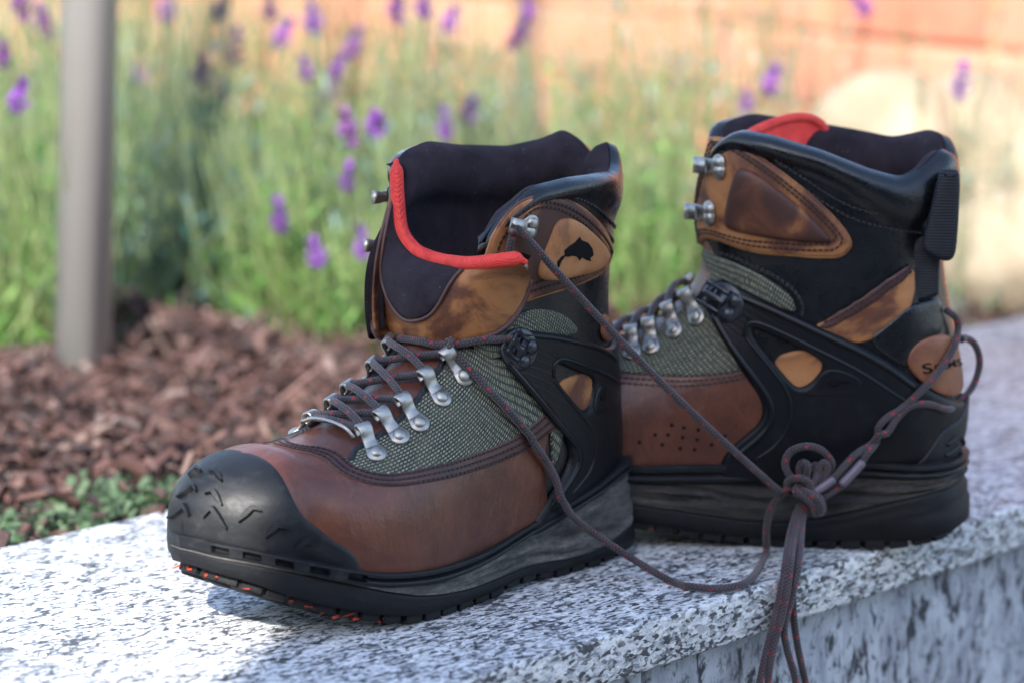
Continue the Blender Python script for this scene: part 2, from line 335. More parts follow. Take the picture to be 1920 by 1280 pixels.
def panel(S, name, poly, T, mat, parent, r=.0016, off=0.0, holes=(), sp=.003, dome=0.0, dome_r=.012, smooth=2, back=0.0):
    """a raised piece lying on surface S inside the (u, v) outline; rounded rim, thickness T"""
    loops = [np.asarray(poly, float)] + [np.asarray(h, float) for h in holes]
    c = loops[0]; su = float(np.mean(S.ev(S.du, c[:, 0], c[:, 1]))); sv = float(np.mean(S.ev(S.dv, c[:, 0], c[:, 1])))
    sc = np.array([su, sv]); L = []
    for lp in loops:
        q = chaikin(lp, smooth if lp is loops[0] else min(smooth, 1)) * sc if smooth else lp * sc
        q = np.vstack([q, q[:1]]); ln = np.linalg.norm(np.diff(q, axis=0), axis=1).sum()
        q = resample(q, max(12, int(ln / (sp * .7))))[:-1]; L.append(q)
    pts = []; edges = []
    for q in L:
        k = len(pts); pts += list(q); edges += [(k + i, k + (i + 1) % len(q)) for i in range(len(q))]
    def inside(P):
        m = inpoly(P, L[0])
        for q in L[1:]: m &= ~inpoly(P, q)
        return m
    B = np.array(pts)
    def bdist(P):
        d = np.full(len(P), 9.)
        for q in L:
            a = q; b = np.roll(q, -1, 0); ab = b - a; l2 = (ab ** 2).sum(1) + 1e-18
            for k0 in range(0, len(P), 2000):
                PP = P[k0:k0 + 2000]; t = np.clip(((PP[:, None] - a) * ab).sum(2) / l2, 0, 1)
                d[k0:k0 + 2000] = np.minimum(d[k0:k0 + 2000], np.linalg.norm(PP[:, None] - a - t[..., None] * ab, axis=2).min(1))
        return d
    extra = []
    for q in L:
        tg = np.roll(q, -1, 0) - np.roll(q, 1, 0); tg /= np.linalg.norm(tg, axis=1)[:, None] + 1e-12; nr = np.stack([-tg[:, 1], tg[:, 0]], 1)
        for k, dd in enumerate((r * .12, r * .4, r)):
            for sgn in (1, -1):
                P = (q + nr * dd * sgn); ok = inside(P); P = P[ok]
                if len(P): extra.append(P[np.abs(bdist(P) - dd) < dd * .3])
    lo, hi = L[0].min(0), L[0].max(0)
    gx, gy = np.meshgrid(np.arange(lo[0], hi[0], sp), np.arange(lo[1], hi[1], sp * .87)); gx[1::2] += sp / 2
    Gp = np.stack([gx.ravel(), gy.ravel()], 1); Gp = Gp[inside(Gp)]
    if len(Gp): Gp = Gp[bdist(Gp) > r + sp * .45]; extra.append(Gp)
    P = np.vstack([B] + extra)
    vo, eo, fo, *_ = delaunay_2d_cdt([Vector(x) for x in P], edges, [], 0, 1e-7)
    P = np.array([tuple(x) for x in vo]); F = np.array([f for f in fo if len(f) == 3])
    F = F[inside(P[F].mean(1))]
    d = bdist(P); prof = np.sqrt(np.clip(1 - (1 - np.clip(d / r, 0, 1)) ** 2, 0, 1))
    hgt = off + T * prof - back * (prof < .05)
    if dome: t = np.clip(d / dome_r, 0, 1); hgt = hgt + dome * np.sqrt(np.clip(1 - (1 - t) ** 2, 0, 1))
    uv = P / sc; X = S.p(uv[:, 0], uv[:, 1]) + S.n(uv[:, 0], uv[:, 1]) * hgt[:, None]
    t0 = X[F[:, 1]] - X[F[:, 0]]; t1 = X[F[:, 2]] - X[F[:, 0]]
    if len(F) and (np.cross(t0, t1) * S.n(uv[F[:, 0], 0], uv[F[:, 0], 1])).sum() < 0: F = F[:, ::-1]
    return mesh_obj(name, X, F, mat, parent, True, S.ev(S.A, uv[:, 0], uv[:, 1]))
def on_line(S, line, spacing, off):
    """points, normals, tangents every `spacing` metres along a (u, v) line"""
    q = chaikin(np.asarray(line, float), 2, False); X = S.p(q[:, 0], q[:, 1]); ln = np.linalg.norm(np.diff(X, axis=0), axis=1)
    s = np.r_[0, np.cumsum(ln)]; t = np.linspace(0, s[-1], max(5, int(s[-1] / spacing))); u = np.interp(t, s, q[:, 0]); v = np.interp(t, s, q[:, 1])
    X = S.p(u, v); N = S.n(u, v); return X + N * off, N, np.gradient(X, axis=0)
def stitches(S, lines, off, mat, parent, pitch=.0034, ln=.0026, w=.00058, name='stitching'):
    mb = MB()
    for line in lines:
        X, N, T = on_line(S, line, pitch, off)
        for x, n, t in zip(X, N, T):
            v, f = box_geo(ln, w * 2, w * 2, 0, frame(x, t, n)); mb.add(v, f)
    return mb.obj(name, mat, parent, False)
def cord_on(S, line, off, r, mat, parent, name, flat=1.0):
    X, N, T = on_line(S, line, .003, off); v, f, uv = tube_geo(X, r, 8, True, flat, N[0]); return mesh_obj(name, v, f, mat, parent, True, uv)
# ------------------------------------------------------------------ materials of the setting
def setting_materials():
    a = NT('granite'); v = a.coord()
    v2 = a.coord('Object', (.5, 1, 1), (0, 0, .35))
    n1 = a.noise(v2, 185, 7, .70, .9); n2 = a.noise(v2, 430, 5, .72, .4); n3 = a.noise(v, 26, 3, .5); n4 = a.noise(v, 90, 4, .6)
    base = a.ramp(n4, [(.3, (.36, .37, .40)), (.5, (.54, .55, .57)), (.7, (.66, .66, .65))])
    base = a.mix(a.ramp(a.noise(v, 5, 4, .6), [(.45, 0), (.7, .4)]), base, (.52, .49, .36))
    thr = a.math('ADD', n1, a.math('MULTIPLY', a.math('SUBTRACT', n3, .5), .28))
    dark = a.ramp(thr, [(.375, 1), (.44, 0)])
    dark2 = a.math('MULTIPLY', a.ramp(n2, [(.37, 1), (.44, 0)]), .7)
    wob = a.n('VectorMath', {'operation': 'SCALE'}, i0=a.n('TexNoise', None, Vector=v2, Scale=380, Detail=4).outputs[1]); wob.inputs[3].default_value = .004
    vv = a.n('VectorMath', {'operation': 'ADD'}, i0=v2, i1=wob.outputs[0]).outputs[0]
    cell = a.n('SeparateColor', None, Color=a.n('TexVoronoi', None, Vector=vv, Scale=480).outputs[1]).outputs[0]
    k = a.math('ADD', cell, a.math('MULTIPLY', a.math('SUBTRACT', a.noise(v2, 70, 5, .65, .6), .5), 1.7))
    cry = a.ramp(k, [(.12, (.012, .013, .017)), (.29, (.035, .037, .043)), (.36, (.15, .16, .18)), (.52, (.34, .35, .37)), (.75, (.54, .545, .56)), (1, (.68, .68, .67))])
    c = a.mix(.62, base, cry); c = a.mix(a.math('MULTIPLY', a.math('MAXIMUM', dark, dark2), .8), c, (.022, .024, .030)); c = a.mix(a.ramp(k, [(.15, .8), (.31, 0)]), c, (.016, .017, .021))
    a.set(Base_Color=c, Roughness=.55, Specular_IOR_Level=.35, Normal=a.bump(a.noise(v, 500, 5, .7), .0008, .5)); M['granite'] = a.m
    a = NT('split_granite'); v = a.coord('Object', (1.6, 1, .7))
    n1 = a.noise(v, 62, 6, .66, .5); n2 = a.noise(v, 130, 5, .7, .5); n4 = a.noise(v, 40, 4, .6)
    base = a.ramp(n4, [(.3, (.22, .23, .27)), (.7, (.50, .52, .56))])
    c = a.mix(a.math('MAXIMUM', a.ramp(n1, [(.40, 1), (.48, 0)]), a.math('MULTIPLY', a.ramp(n2, [(.38, 1), (.44, 0)]), .7)), base, (.03, .032, .04))
    a.set(Base_Color=c, Roughness=.75, Normal=a.bump(a.noise(v, 120, 6, .7), .004, .8)); M['split_granite'] = a.m
    a = NT('brushed_steel'); v = a.coord('Object', (60, 60, .4))
    nz = a.noise(v, 12, 4, .6)
    a.set(Base_Color=a.ramp(nz, [(.3, (.68, .65, .62)), (.7, (.80, .78, .75))]), Metallic=.6, Roughness=.36, Normal=a.bump(nz, .0004, .3)); M['steel'] = a.m
    a = NT('bark_mulch'); rnd = a.n('NewGeometry').outputs['Random Per Island']; v = a.coord()
    c = a.ramp(rnd, [(0, (.010, .005, .005)), (.25, (.028, .012, .010)), (.5, (.056, .023, .018)), (.75, (.082, .036, .027)), (.9, (.13, .068, .055)), (1, (.20, .15, .13))])
    c = a.mix(a.ramp(a.noise(a.coord('Object', (1, 1, 1)), 120, 5, .7), [(.4, 0), (.7, .6)]), c, (.045, .022, .018))
    a.set(Base_Color=c, Roughness=.7, Normal=a.bump(a.noise(v, 200, 5), .002, .6)); M['mulch'] = a.m
    a = NT('dark_soil'); v = a.coord()
    a.set(Base_Color=a.ramp(a.noise(v, 60, 8, .7), [(.3, (.018, .010, .008)), (.7, (.085, .042, .030))]), Roughness=.95, Normal=a.bump(a.noise(v, 90, 8, .75), .01, 1)); M['soil'] = a.m
    for key, cols in (('sage', ((.045, .115, .09), (.12, .24, .195), (.27, .40, .36))), ('lime', ((.05, .15, .03), (.13, .29, .06), (.28, .44, .14))), ('moss', ((.03, .06, .025), (.075, .13, .06), (.15, .22, .12))), ('silver', ((.14, .23, .19), (.25, .36, .31), (.42, .50, .45)))):
        a = NT(key + '_leaf'); rnd = a.n('NewGeometry').outputs['Random Per Island']
        a.set(Base_Color=a.ramp(rnd, [(0, cols[0]), (.5, cols[1]), (1, cols[2])]), Roughness=.55, Subsurface_Weight=0.0)
        tr = a.n('BsdfTranslucent'); a.put(tr.inputs[0], a.ramp(rnd, [(0, cols[0]), (1, cols[2])]))
        ms = a.n('MixShader', None, Fac=.4); a.t.links.new(a.b.outputs[0], ms.inputs[1]); a.t.links.new(tr.outputs[0], ms.inputs[2]); a.t.links.new(ms.outputs[0], a.out.inputs[0])
        M[key] = a.m
    for key, lo, hi in (('petal', (.075, .010, .16), (.22, .055, .36)), ('petal_dark', (.045, .006, .075), (.16, .030, .20))):
        a = NT(key); rnd = a.n('NewGeometry').outputs['Random Per Island']; a.set(Base_Color=a.ramp(rnd, [(0, lo), (1, hi)]), Roughness=.6); M[key] = a.m
    a = NT('stem'); a.set(Base_Color=(.16, .20, .08), Roughness=.7); M['stem'] = a.m
    a = NT('terracotta_brick'); v = a.coord(); rnd = a.n('ObjectInfo').outputs['Random']
    c = a.ramp(rnd, [(0, (.46, .165, .095)), (.5, (.54, .22, .135)), (1, (.60, .28, .18))])
    c = a.mix(a.ramp(a.noise(v, 30, 6, .7), [(.4, 0), (.8, .4)]), c, (.56, .31, .21))
    a.set(Base_Color=c, Roughness=.85, Normal=a.bump(a.noise(v, 90, 6, .7), .003, .7)); M['brick'] = a.m
    a = NT('mortar'); a.set(Base_Color=(.46, .27, .17), Roughness=.95, Normal=a.bump(a.noise(a.coord(), 200, 4), .002, .6)); M['mortar'] = a.m
    a = NT('cream_boulder'); v = a.coord()
    a.set(Base_Color=a.ramp(a.noise(v, 14, 7, .65), [(.3, (.22, .175, .115)), (.6, (.31, .26, .185)), (.8, (.38, .335, .26))]), Roughness=.85, Normal=a.bump(a.noise(v, 40, 7, .7), .008, .7)); M['boulder'] = a.m
    a = NT('paving'); v = a.coord()
    a.set(Base_Color=a.ramp(a.noise(v, 30, 8, .7), [(.3, (.085, .082, .08)), (.7, (.15, .145, .14))]), Roughness=.9); M['paving'] = a.m
    a = NT('hedge_leaf'); v = a.coord(); vo = a.n('TexVoronoi', None, Vector=v, Scale=28)
    a.set(Base_Color=a.ramp(vo.outputs[0], [(.1, (.05, .09, .03)), (.7, (.012, .025, .010))]), Roughness=.6, Normal=a.bump(vo.outputs[0], .03, 1.0)); M['hedge'] = a.m
    a = NT('canvas'); a.set(Base_Color=(.62, .58, .50), Roughness=.9); M['canvas'] = a.m
    a = NT('varnished_wood'); a.set(Base_Color=a.ramp(a.noise(a.coord('Object', (1, 1, .05)), 60, 5), [(.3, (.16, .08, .035)), (.7, (.30, .16, .07))]), Roughness=.5); M['wood'] = a.m
setting_materials()
# ------------------------------------------------------------------ boot
def body_surface(tab, toe, nu=260, nv=241):
    """tab rows: Px Pz Qx Qz Wout Win yc g0 tm nt ; toe = (xtip, R, W, yc_tip, zf, zt)"""
    xt, R, W, yc0, zf, hz, yc1 = toe; rows = []
    for a in (0, 9, 20, 33, 47, 61, 75):
        a = math.radians(a); s, c = math.sin(a), math.cos(a)
        rows.append((xt - R * (1 - c), zf - .004 * s, xt - R * (1 - c) - .007 * s, zf + .020 + hz * s ** .75, W * s, W * s, yc0 + (yc1 - yc0) * (1 - c), .93, .36, 2.5))
    tab = np.array(rows + list(tab), float); n = len(tab)
    q = np.vstack([2 * tab[0] - tab[1], tab, 2 * tab[-1] - tab[-2]]); t = np.linspace(0, n - 1, nu); i = np.minimum(t.astype(int), n - 2); f = (t - i)[:, None]
    a, b, c, d = q[i], q[i + 1], q[i + 2], q[i + 3]
    K = .5 * (2 * b + (c - a) * f + (2 * a - 5 * b + 4 * c - d) * f ** 2 + (3 * b - a - 3 * c + d) * f ** 3)
    v = np.linspace(0, 1, nv); near = v <= .5; tau = np.where(near, v * 2, (1 - v) * 2); tt = (1 - np.cos(math.pi * tau)) / 2
    P = K[:, None, 0:2]; Q = K[:, None, 2:4]; XZ = P + (Q - P) * tt[None, :, None]
    g0 = np.clip(K[:, 7:8], 0, 1); tm = K[:, 8:9]; nt = K[:, 9:10]; T = tt[None]
    lowB = np.sqrt(np.clip(1 - np.clip((tm - T) / tm, 0, 1) ** 2.1, 0, 1)); lowB = g0 + (1 - g0) * lowB
    upB = np.sqrt(np.clip(1 - np.clip((T - tm) / (1 - tm), 0, 1) ** nt, 0, 1))
    Bf = np.where(T < tm, lowB, upB); Wd = np.where(near[None], K[:, 4:5], -K[:, 5:6])
    Y = K[:, 6:7] + np.clip(np.abs(Wd), 0, 1) * np.sign(Wd + 1e-9) * Bf
    G = np.stack([XZ[..., 0], Y, XZ[..., 1]], -1)
    S = Surf(G); S.N[0] = (1, 0, 0); S.N[1] = (S.N[1] + (1, 0, 0)); S.N[1] /= np.linalg.norm(S.N[1], axis=1)[:, None]
    S.N[:, nv // 2] = S.N[:, nv // 2 - 1] + S.N[:, nv // 2 + 1]; S.N[:, nv // 2] /= np.linalg.norm(S.N[:, nv // 2], axis=1)[:, None] + 1e-9
    S.us = lambda k: (k + 6) / (n - 1)      # u of table row k (1-based after the toe)
    return S

class Boot:
    def __init__(s, b, anchor_px, anchor, tab, toe, label, vf):
        a = math.radians(b); s.fx = np.array([-math.cos(a), -math.sin(a), 0]); s.fy = np.array([math.sin(a), -math.cos(a), 0]); s.fz = np.array([0, 0, 1.])
        g = ground(*anchor_px, anchor[2]); s.o = g - s.fx * anchor[0] - s.fy * anchor[1]; s.o[2] = 0.0005
        s.R = np.stack([s.fx, s.fy, s.fz]); s.O = s.R @ (CC - s.o)
        s.root = empty('wading_boot', tuple(s.o), a + math.pi); tag(s.root, label, 'boot')
        s.S = body_surface(tab, toe); s.vf_tab = vf
    def D(s, px, py): return s.R @ ray(px, py)
    def uv(s, px, py): return s.S.cast(s.O, s.D(px, py))
    def at(s, px, py, y):
        d = s.D(px, py); t = (y - s.O[1]) / d[1]; return s.O + d * t
    def hit(s, px, py, off=0.0):
        u, v = s.uv(px, py); return s.S.p(u, v) + s.S.n(u, v) * off
    def w(s, P): return s.o + s.R.T @ np.asarray(P)
    def P(s, pts): return [p if len(p) == 2 and p[0] <= 1.5 else s.uv(*p) for p in pts]
    def sym_back(s, pts):
        q = s.P(pts); q = [(u, max(v, 0)) for u, v in q]
        return q + [(u, -v) for u, v in reversed(q)]
    def sym_top(s, pts):
        q = s.P(pts); return q + [(u, 1 - v) for u, v in reversed(q)]
    def mirror(s, q): return [(u, 1 - v) for u, v in q]
    def vf(s, u): return np.interp(u, [x[0] for x in s.vf_tab], [x[1] for x in s.vf_tab])

def shell(B, rim, ulow, th=.010, pad=.0035, pad_side=.013, pad_back=.036, vfar=.0):
    """ankle shaft, open at the front: black leather outside, padded rim, dark lining inside"""
    S = B.S; FV = lambda uu: np.interp(uu, [S.us(6), S.us(11), S.us(14)], [vfar, vfar, vfar]); nq = 121; qs = np.linspace(-1, 1, nq); rq = np.array(rim, float); rq = rq[np.argsort(rq[:, 0])]
    zr = np.interp(qs, rq[:, 0], rq[:, 1]); ker = np.array([1, 2, 3, 2, 1]) / 9; zr = np.convolve(np.pad(zr, 2, 'edge'), ker, 'valid')
    ug = np.linspace(.55, 1, 300); ur = np.empty(nq)
    for i, q in enumerate(qs):
        z = S.p(ug, q * (B.vf(ug) + (FV(ug) if q < 0 else 0)))[:, 2]; ur[i] = np.interp(zr[i], z, ug)
    na = 60; sa = np.linspace(0, 1, na) ** 1.2; outer = np.empty((nq, na, 3)); inner = np.empty((nq, na, 3)); uo = np.empty((nq, na, 2))
    for i, q in enumerate(qs):
        u = ur[i] + (ulow - ur[i]) * sa; v = q * (B.vf(u) + (FV(u) if q < 0 else 0)); X = S.p(u, v); N = S.n(u, v)
        d = np.r_[0, np.cumsum(np.linalg.norm(np.diff(X, axis=0), axis=1))]
        pl = pad_side + (pad_back - pad_side) * math.exp(-(q / .42) ** 4); t = np.clip(d / pl, 0, 1)
        bul = pad * np.sin(math.pi * t) ** .6 * (t < 1) ; edge = np.clip((1 - abs(q)) / .06, 0, 1) ** .5
        rnd = np.sqrt(np.clip(1 - (1 - np.clip(d / .006, 0, 1)) ** 2, 0, 1))
        outer[i] = X + N * ((bul * edge + .0005)[:, None]) - N * ((1 - rnd) * th * .5)[:, None] - N * (1 - edge) * th * .45
        tin = th + .0075 * np.sin(math.pi * np.clip(d / .036, 0, 1)) ** .7 - .004 * np.clip((d - .03) / .02, 0, 1)
        inner[i] = X - N * (tin * edge + (1 - edge) * th * .5)[:, None] + N * ((1 - rnd) * th * .5)[:, None]
        uo[i, :, 0] = q * .2; uo[i, :, 1] = d
    def grid(nm, X, mat, flip):
        F = []
        for i in range(nq - 1):
            for j in range(na - 1):
                a = i * na + j; f = (a, a + 1, a + na + 1, a + na); F.append(f[::-1] if flip else f)
        return mesh_obj(nm, X.reshape(-1, 3), F, mat, B.root, True, uo.reshape(-1, 2))
    a = grid('ankle_leather', outer, M['black_leather'], False); b = grid('lining', inner, M['lining'], True)
    return ur, outer, inner

def sole(B, plan, zb, z1, z2, z3, notch=(), worn=True):
    """outsole, worn foam wedge and welt stacked under the boot; z functions are tables over x"""
    pl = np.asarray(plan, float); pl = np.vstack([pl, pl[:1]]); ps = spline(pl, 641)[:-1]; n = len(ps)
    tg = np.roll(ps, -1, 0) - np.roll(ps, 1, 0); tg /= np.linalg.norm(tg, axis=1)[:, None]; nr = np.stack([tg[:, 1], -tg[:, 0]], 1)
    if ((ps - ps.mean(0)) * nr).sum() < 0: nr = -nr
    fn = lambda tab: (lambda x: np.interp(x, [a for a, _ in tab], [b for _, b in tab]))
    B.ps, B.nr, B.zb = ps, nr, fn(zb); Z = [fn(t) for t in (zb, z1, z2, z3)]
    sm = lambda a: np.convolve(np.pad(a, 12, 'wrap'), np.ones(25) / 25, 'valid')
    zz = [sm(f(ps[:, 0])) for f in Z]; s_per = np.arange(n) / n
    def layer(name, lo, hi, prof, mat, cap_lo=False, mod=None, smooth=True):
        m = len(prof); V = np.empty((n, m, 3)); uvs = np.empty((n, m, 2))
        per = np.r_[0, np.cumsum(np.linalg.norm(np.diff(ps, axis=0), axis=1))]
        for j, (h, off) in enumerate(prof):
            o = np.full(n, off, float)
            if mod is not None: o = o + mod(h, per)
            zl = lo + (hi - lo) * h; o = o + .0105 * np.clip((.06 - ps[:, 0]) / .06, 0, 1) * np.clip(1 - zl / .055, 0, 1)
            V[:, j, :2] = ps + nr * o[:, None]; V[:, j, 2] = lo + (hi - lo) * h; uvs[:, j, 0] = per; uvs[:, j, 1] = V[:, j, 2]
        F = [(i * m + j, ((i + 1) % n) * m + j, ((i + 1) % n) * m + j + 1, i * m + j + 1) for i in range(n) for j in range(m - 1)]
        V = list(V.reshape(-1, 3)); uvs = list(uvs.reshape(-1, 2))
        for jj in (0, m - 1):
            ring = [i * m + jj for i in range(n)]; P2 = [Vector(V[k][:2]) for k in ring]; Pa = np.array([tuple(p) for p in P2])
            gx, gy = np.meshgrid(np.arange(.005, .33, .012), np.arange(-.06, .06, .012)); Gp = np.stack([gx.ravel(), gy.ravel()], 1); Gp = Gp[inpoly(Gp, Pa * .97 + .03 * Pa.mean(0))]
            zf = Z[{0: 0, 1: 1, 2: 2}[lev[0]] if jj == 0 else lev[1]]
            vo, _, fo, oi, *_ = delaunay_2d_cdt(P2 + [Vector(g) for g in Gp], [(i, (i + 1) % n) for i in range(n)], [], 1, 1e-9)
            idx = {}
            for k, org in enumerate(oi):
                if org and org[0] < n: idx[k] = ring[org[0]]
                else: idx[k] = len(V); V.append((vo[k][0], vo[k][1], float(zf(vo[k][0])))); uvs.append((0, 0))
            for f in fo:
                f = [idx[k] for k in f]; F.append(tuple(f) if jj else tuple(reversed(f)))
        return mesh_obj(name, V, F, mat, B.root, smooth, uvs)
    lev = (0, 1)
    outs = layer('outsole', zz[0] + .0035 + .0022 * np.clip((ps[:, 0] - .21) / .05, 0, 1), zz[1], [(0, -.010), (.02, -.003), (.10, .0003), (.5, .0015), (.6, .0015), (.7, .0015), (.8, .0015), (.9, .0015), (1, 0), (1, -.003)], M['sole'], mod=lambda h, per: .0009 * np.sin(26 * h + ps[:, 0] * 70) * np.clip((.11 - ps[:, 0]) / .04, 0, 1) * (.2 < h < .95))
    lev = (1, 2)
    wob = rng.normal(0, 1, (8, n)); wob = np.array([np.convolve(np.pad(w, 20, 'wrap'), np.ones(41) / 6.4, 'valid') for w in wob])
    def foam_mod(h, per):
        gx = .02 + .13 * h; gr = np.exp(-((ps[:, 0] - gx) / .012) ** 2) * .0030 * (0.1 < h < .97); g2 = np.exp(-((ps[:, 0] - gx - .055) / .010) ** 2) * .0022 * (0.1 < h < .97)
        return -gr - g2 + .0010 * wob[int(h * 7)] * math.sin(math.pi * min(max(h, 0), 1)) * np.clip((.24 - ps[:, 0]) / .06, 0, 1)
    layer('midsole', zz[1], zz[2], [(0, -.003), (0, .0012)] + [(h, .0018) for h in np.linspace(.06, .94, 15)] + [(1, .0002), (1, -.003)], M['foam'] if worn else M['foam_dark'], mod=foam_mod)
    lev = (2, 3)
    def notch_mod(h, per):
        o = -.0034 * np.clip((ps[:, 0] - .285) / .03, 0, 1) - np.clip((.262 - ps[:, 0]) / .004, 0, 1) * (.0026 * math.exp(-((h - .50) / .09) ** 2) + .0012 * math.exp(-((h - .02) / .1) ** 2))
        if .25 < h < .75:
            for x0, x1, near in notch:
                k = (ps[:, 0] > x0) & (ps[:, 0] < x1) & ((ps[:, 1] > -.03) if near else (ps[:, 1] < -.03)); o[k] -= .0042
        return o
    layer('welt', zz[2], zz[3], [(0, -.003), (0, .0032), (.06, .0046), (.15, .0048), (.24, .0050), (.29, .0050), (.36, .0050), (.43, .0050), (.5, .0051), (.57, .0052), (.64, .0053), (.71, .0054), (.78, .0055), (.87, .0056), (.94, .0055), (1.0, .0038), (1.0, -.004)], M['rubber'], mod=notch_mod, smooth=False)
    # tread lugs along the rim and inside, each a block of its own sharing one mesh
    v, f = box_geo(.0122, .0085, .0058, .0011); lug0 = None; per = np.r_[0, np.cumsum(np.linalg.norm(np.diff(ps, axis=0), axis=1))]
    t = 0
    while t < per[-1]:
        i = int(np.searchsorted(per, t)); ff = min(max((ps[i][0] - .21) / .05, 0), 1); p = ps[i] - nr[i] * (.0046 + .004 * ff); x = p[0]
        dz = float(B.zb(x + .004) - B.zb(x - .004)) / .008
        if lug0 is None: lug = lug0 = mesh_obj('lug', v, f, M['sole'], B.root, False)
        else: lug = lug0.copy(); COL.objects.link(lug)
        lug.location = (p[0], p[1], float(B.zb(x)) + .0030 + .0018 * ff); lug.rotation_euler = (0, 0, math.atan2(tg[i][1], tg[i][0]))
        if abs(dz) > .02: lug.rotation_euler = (Matrix.Rotation(-math.atan(dz), 3, 'Y') @ Matrix.Rotation(math.atan2(tg[i][1], tg[i][0]), 3, 'Z')).to_euler()
        t += .0142 + .0015 * random.random()
    v, f = lathe_geo([(0, -.003), (.0085, -.003), (.0095, -.002), (.0095, .004)], 14); pod0 = None
    for x in np.arange(.225, .318, .021):
        for y in (-.043, -.021, .001, .022):
            y += .006 * math.sin(x * 90)
            if not inpoly(np.array([[x, y]]), ps * np.array([.97, .8]) + np.array([.006, -.002]))[0]: continue
            if pod0 is None: pod = pod0 = mesh_obj('tread_pod', v, f, M['sole'], B.root, True)
            else: pod = pod0.copy(); COL.objects.link(pod)
            dz = float(B.zb(x + .004) - B.zb(x - .004)) / .008
            pod.location = (x, y, float(B.zb(x)) + .0032); pod.rotation_euler = (0, -math.atan(dz), 0)
    return outs

def flecks(B, spans):
    """torn orange rubber bits caught along the tread edge"""
    mb = MB(); per = np.r_[0, np.cumsum(np.linalg.norm(np.diff(B.ps, axis=0), axis=1))]
    for k in range(190):
        i = random.randrange(len(B.ps)); p = B.ps[i]
        if not any(a < p[0] < b and p[1] > y0 for a, b, y0 in spans): continue
        ins = random.uniform(.0025, .009); q = p - B.nr[i] * ins; s = random.uniform(.0006, .0017)
        z = float(B.zb(p[0])) + random.uniform(.0008, .0042); c = np.array([q[0], q[1], z])
        pts = [c + rng.normal(0, 1, 3) * s * np.array([1.6, 1, .6]) for _ in range(5)]
        mb.add(pts, [(0, 1, 2), (0, 2, 3), (0, 3, 1), (1, 4, 2), (2, 4, 3), (3, 4, 1)])
    o = mb.obj('rubber_flecks', M['fleck'], B.root, False); o['kind'] = 'stuff'; return o

def strip_geo(path, w, th):
    """bent sheet-metal strip: path in xz, width along y"""
    p = spline([(a, 0, b) for a, b in path], 26); T = np.gradient(p, axis=0); T /= np.linalg.norm(T, axis=1)[:, None]; N = np.stack([-T[:, 2], 0 * T[:, 0], T[:, 0]], 1)
    w = np.interp(np.linspace(0, 1, 26), np.linspace(0, 1, len(w)), w) if hasattr(w, '__len__') else np.full(26, w)
    V = []; prof = [(-.5, -.5), (-.5, .5), (-.42, .75), (.42, .75), (.5, .5), (.5, -.5)]
    for i in range(26):
        for a, b in prof: V.append(p[i] + np.array([0, a * w[i], 0]) + N[i] * th * b)
    m = len(prof); F = [(i * m + j, i * m + (j + 1) % m, (i + 1) * m + (j + 1) % m, (i + 1) * m + j) for i in range(25) for j in range(m)]
    F += [tuple(range(m)), tuple(25 * m + j for j in reversed(range(m)))]
    return V, F
def stadium_geo(x0, x1, w, th, z0=0.0, seg=10, neck=None):
    r = w / 2; o = [(x0 + r - r * math.cos(a), r * math.sin(a)) for a in np.linspace(-math.pi / 2, math.pi / 2, seg)]
    r2 = (neck or w) / 2; o += [(x1, r2), (x1, -r2)]
    k = len(o); e = .0004
    V = [(x, y, z0) for x, y in o] + [(x, y, z0 + th - e) for x, y in o] + [(x * .97, y * .9, z0 + th) for x, y in o]
    F = [(i + l * k, (i + 1) % k + l * k, (i + 1) % k + (l + 1) * k, i + (l + 1) * k) for l in (0, 1) for i in range(k)] + [tuple(2 * k + i for i in range(k))]
    return V, F
def put(geo, M4, name, mat, parent, smooth=True):
    V, F = geo; return mesh_obj(name, [tuple(M4 @ Vector(v)) for v in V], F, mat, parent, smooth)
RIVET = lathe_geo([(.0001, .0022), (.0016, .0021), (.0029, .0016), (.0037, .0007), (.0039, 0), (.0046, -.0001), (.0048, -.0008)], 20)
LOOP = [(.004, .0008), (.0085, .0014), (.0115, .0032), (.0135, .0054), (.0165, .0066), (.0192, .0054), (.0195, .0032), (.0175, .0016), (.0145, .0014)]
def lace_loop(B, o, toward, n, k=1.0, mat='nickel'):
    F4 = frame(o, np.asarray(toward) - np.asarray(o), n) @ Matrix.Scale(k, 4)
    mb = MB(); mb.add(*stadium_geo(-.0062, .007, .0118, .0016, 0, 14, .0084)); mb.add(*strip_geo(LOOP, [.0090, .0078, .0080, .0088, .0090, .0090], .0013))
    e = put((mb.v, mb.f), F4, 'lace_loop', M[mat], B.root)
    put(RIVET, F4 @ Matrix.Translation((0, 0, .0016)), 'rivet', M[mat], e)
    return F4 @ Vector((.0165, 0, .0050)), F4
def speed_hook(B, o, toward, n, k=1.0, mat='nickel', rot=0):
    """two-rivet plate with an open hook"""
    F4 = frame(o, np.asarray(toward) - np.asarray(o), n) @ Matrix.Scale(k, 4)
    mb = MB()
    for s in (-1, 1): mb.add(*[(q) for q in put_geo(stadium_geo(-.0055, .006, .0105, .0014, 0, 12, .008), Matrix.Rotation(s * .62, 4, 'Z') @ Matrix.Translation((-.0035, 0, 0)))])
    mb.add(*strip_geo([(-.001, .0008), (.005, .0012), (.0100, .0016), (.0128, .0030), (.0130, .0052), (.0110, .0064), (.0070, .0060), (.0035, .0048)], [.0080, .0080, .0085, .0092, .0092, .0080], .0012))
    e = put((mb.v, mb.f), F4, 'speed_hook', M[mat], B.root)
    for s in (-1, 1): put(RIVET, F4 @ Matrix.Rotation(s * .62, 4, 'Z') @ Matrix.Translation((-.0042, 0, .0014)) @ Matrix.Scale(.95, 4), 'rivet', M[mat], e)
    return F4 @ Vector((.0105, 0, .0055)), F4
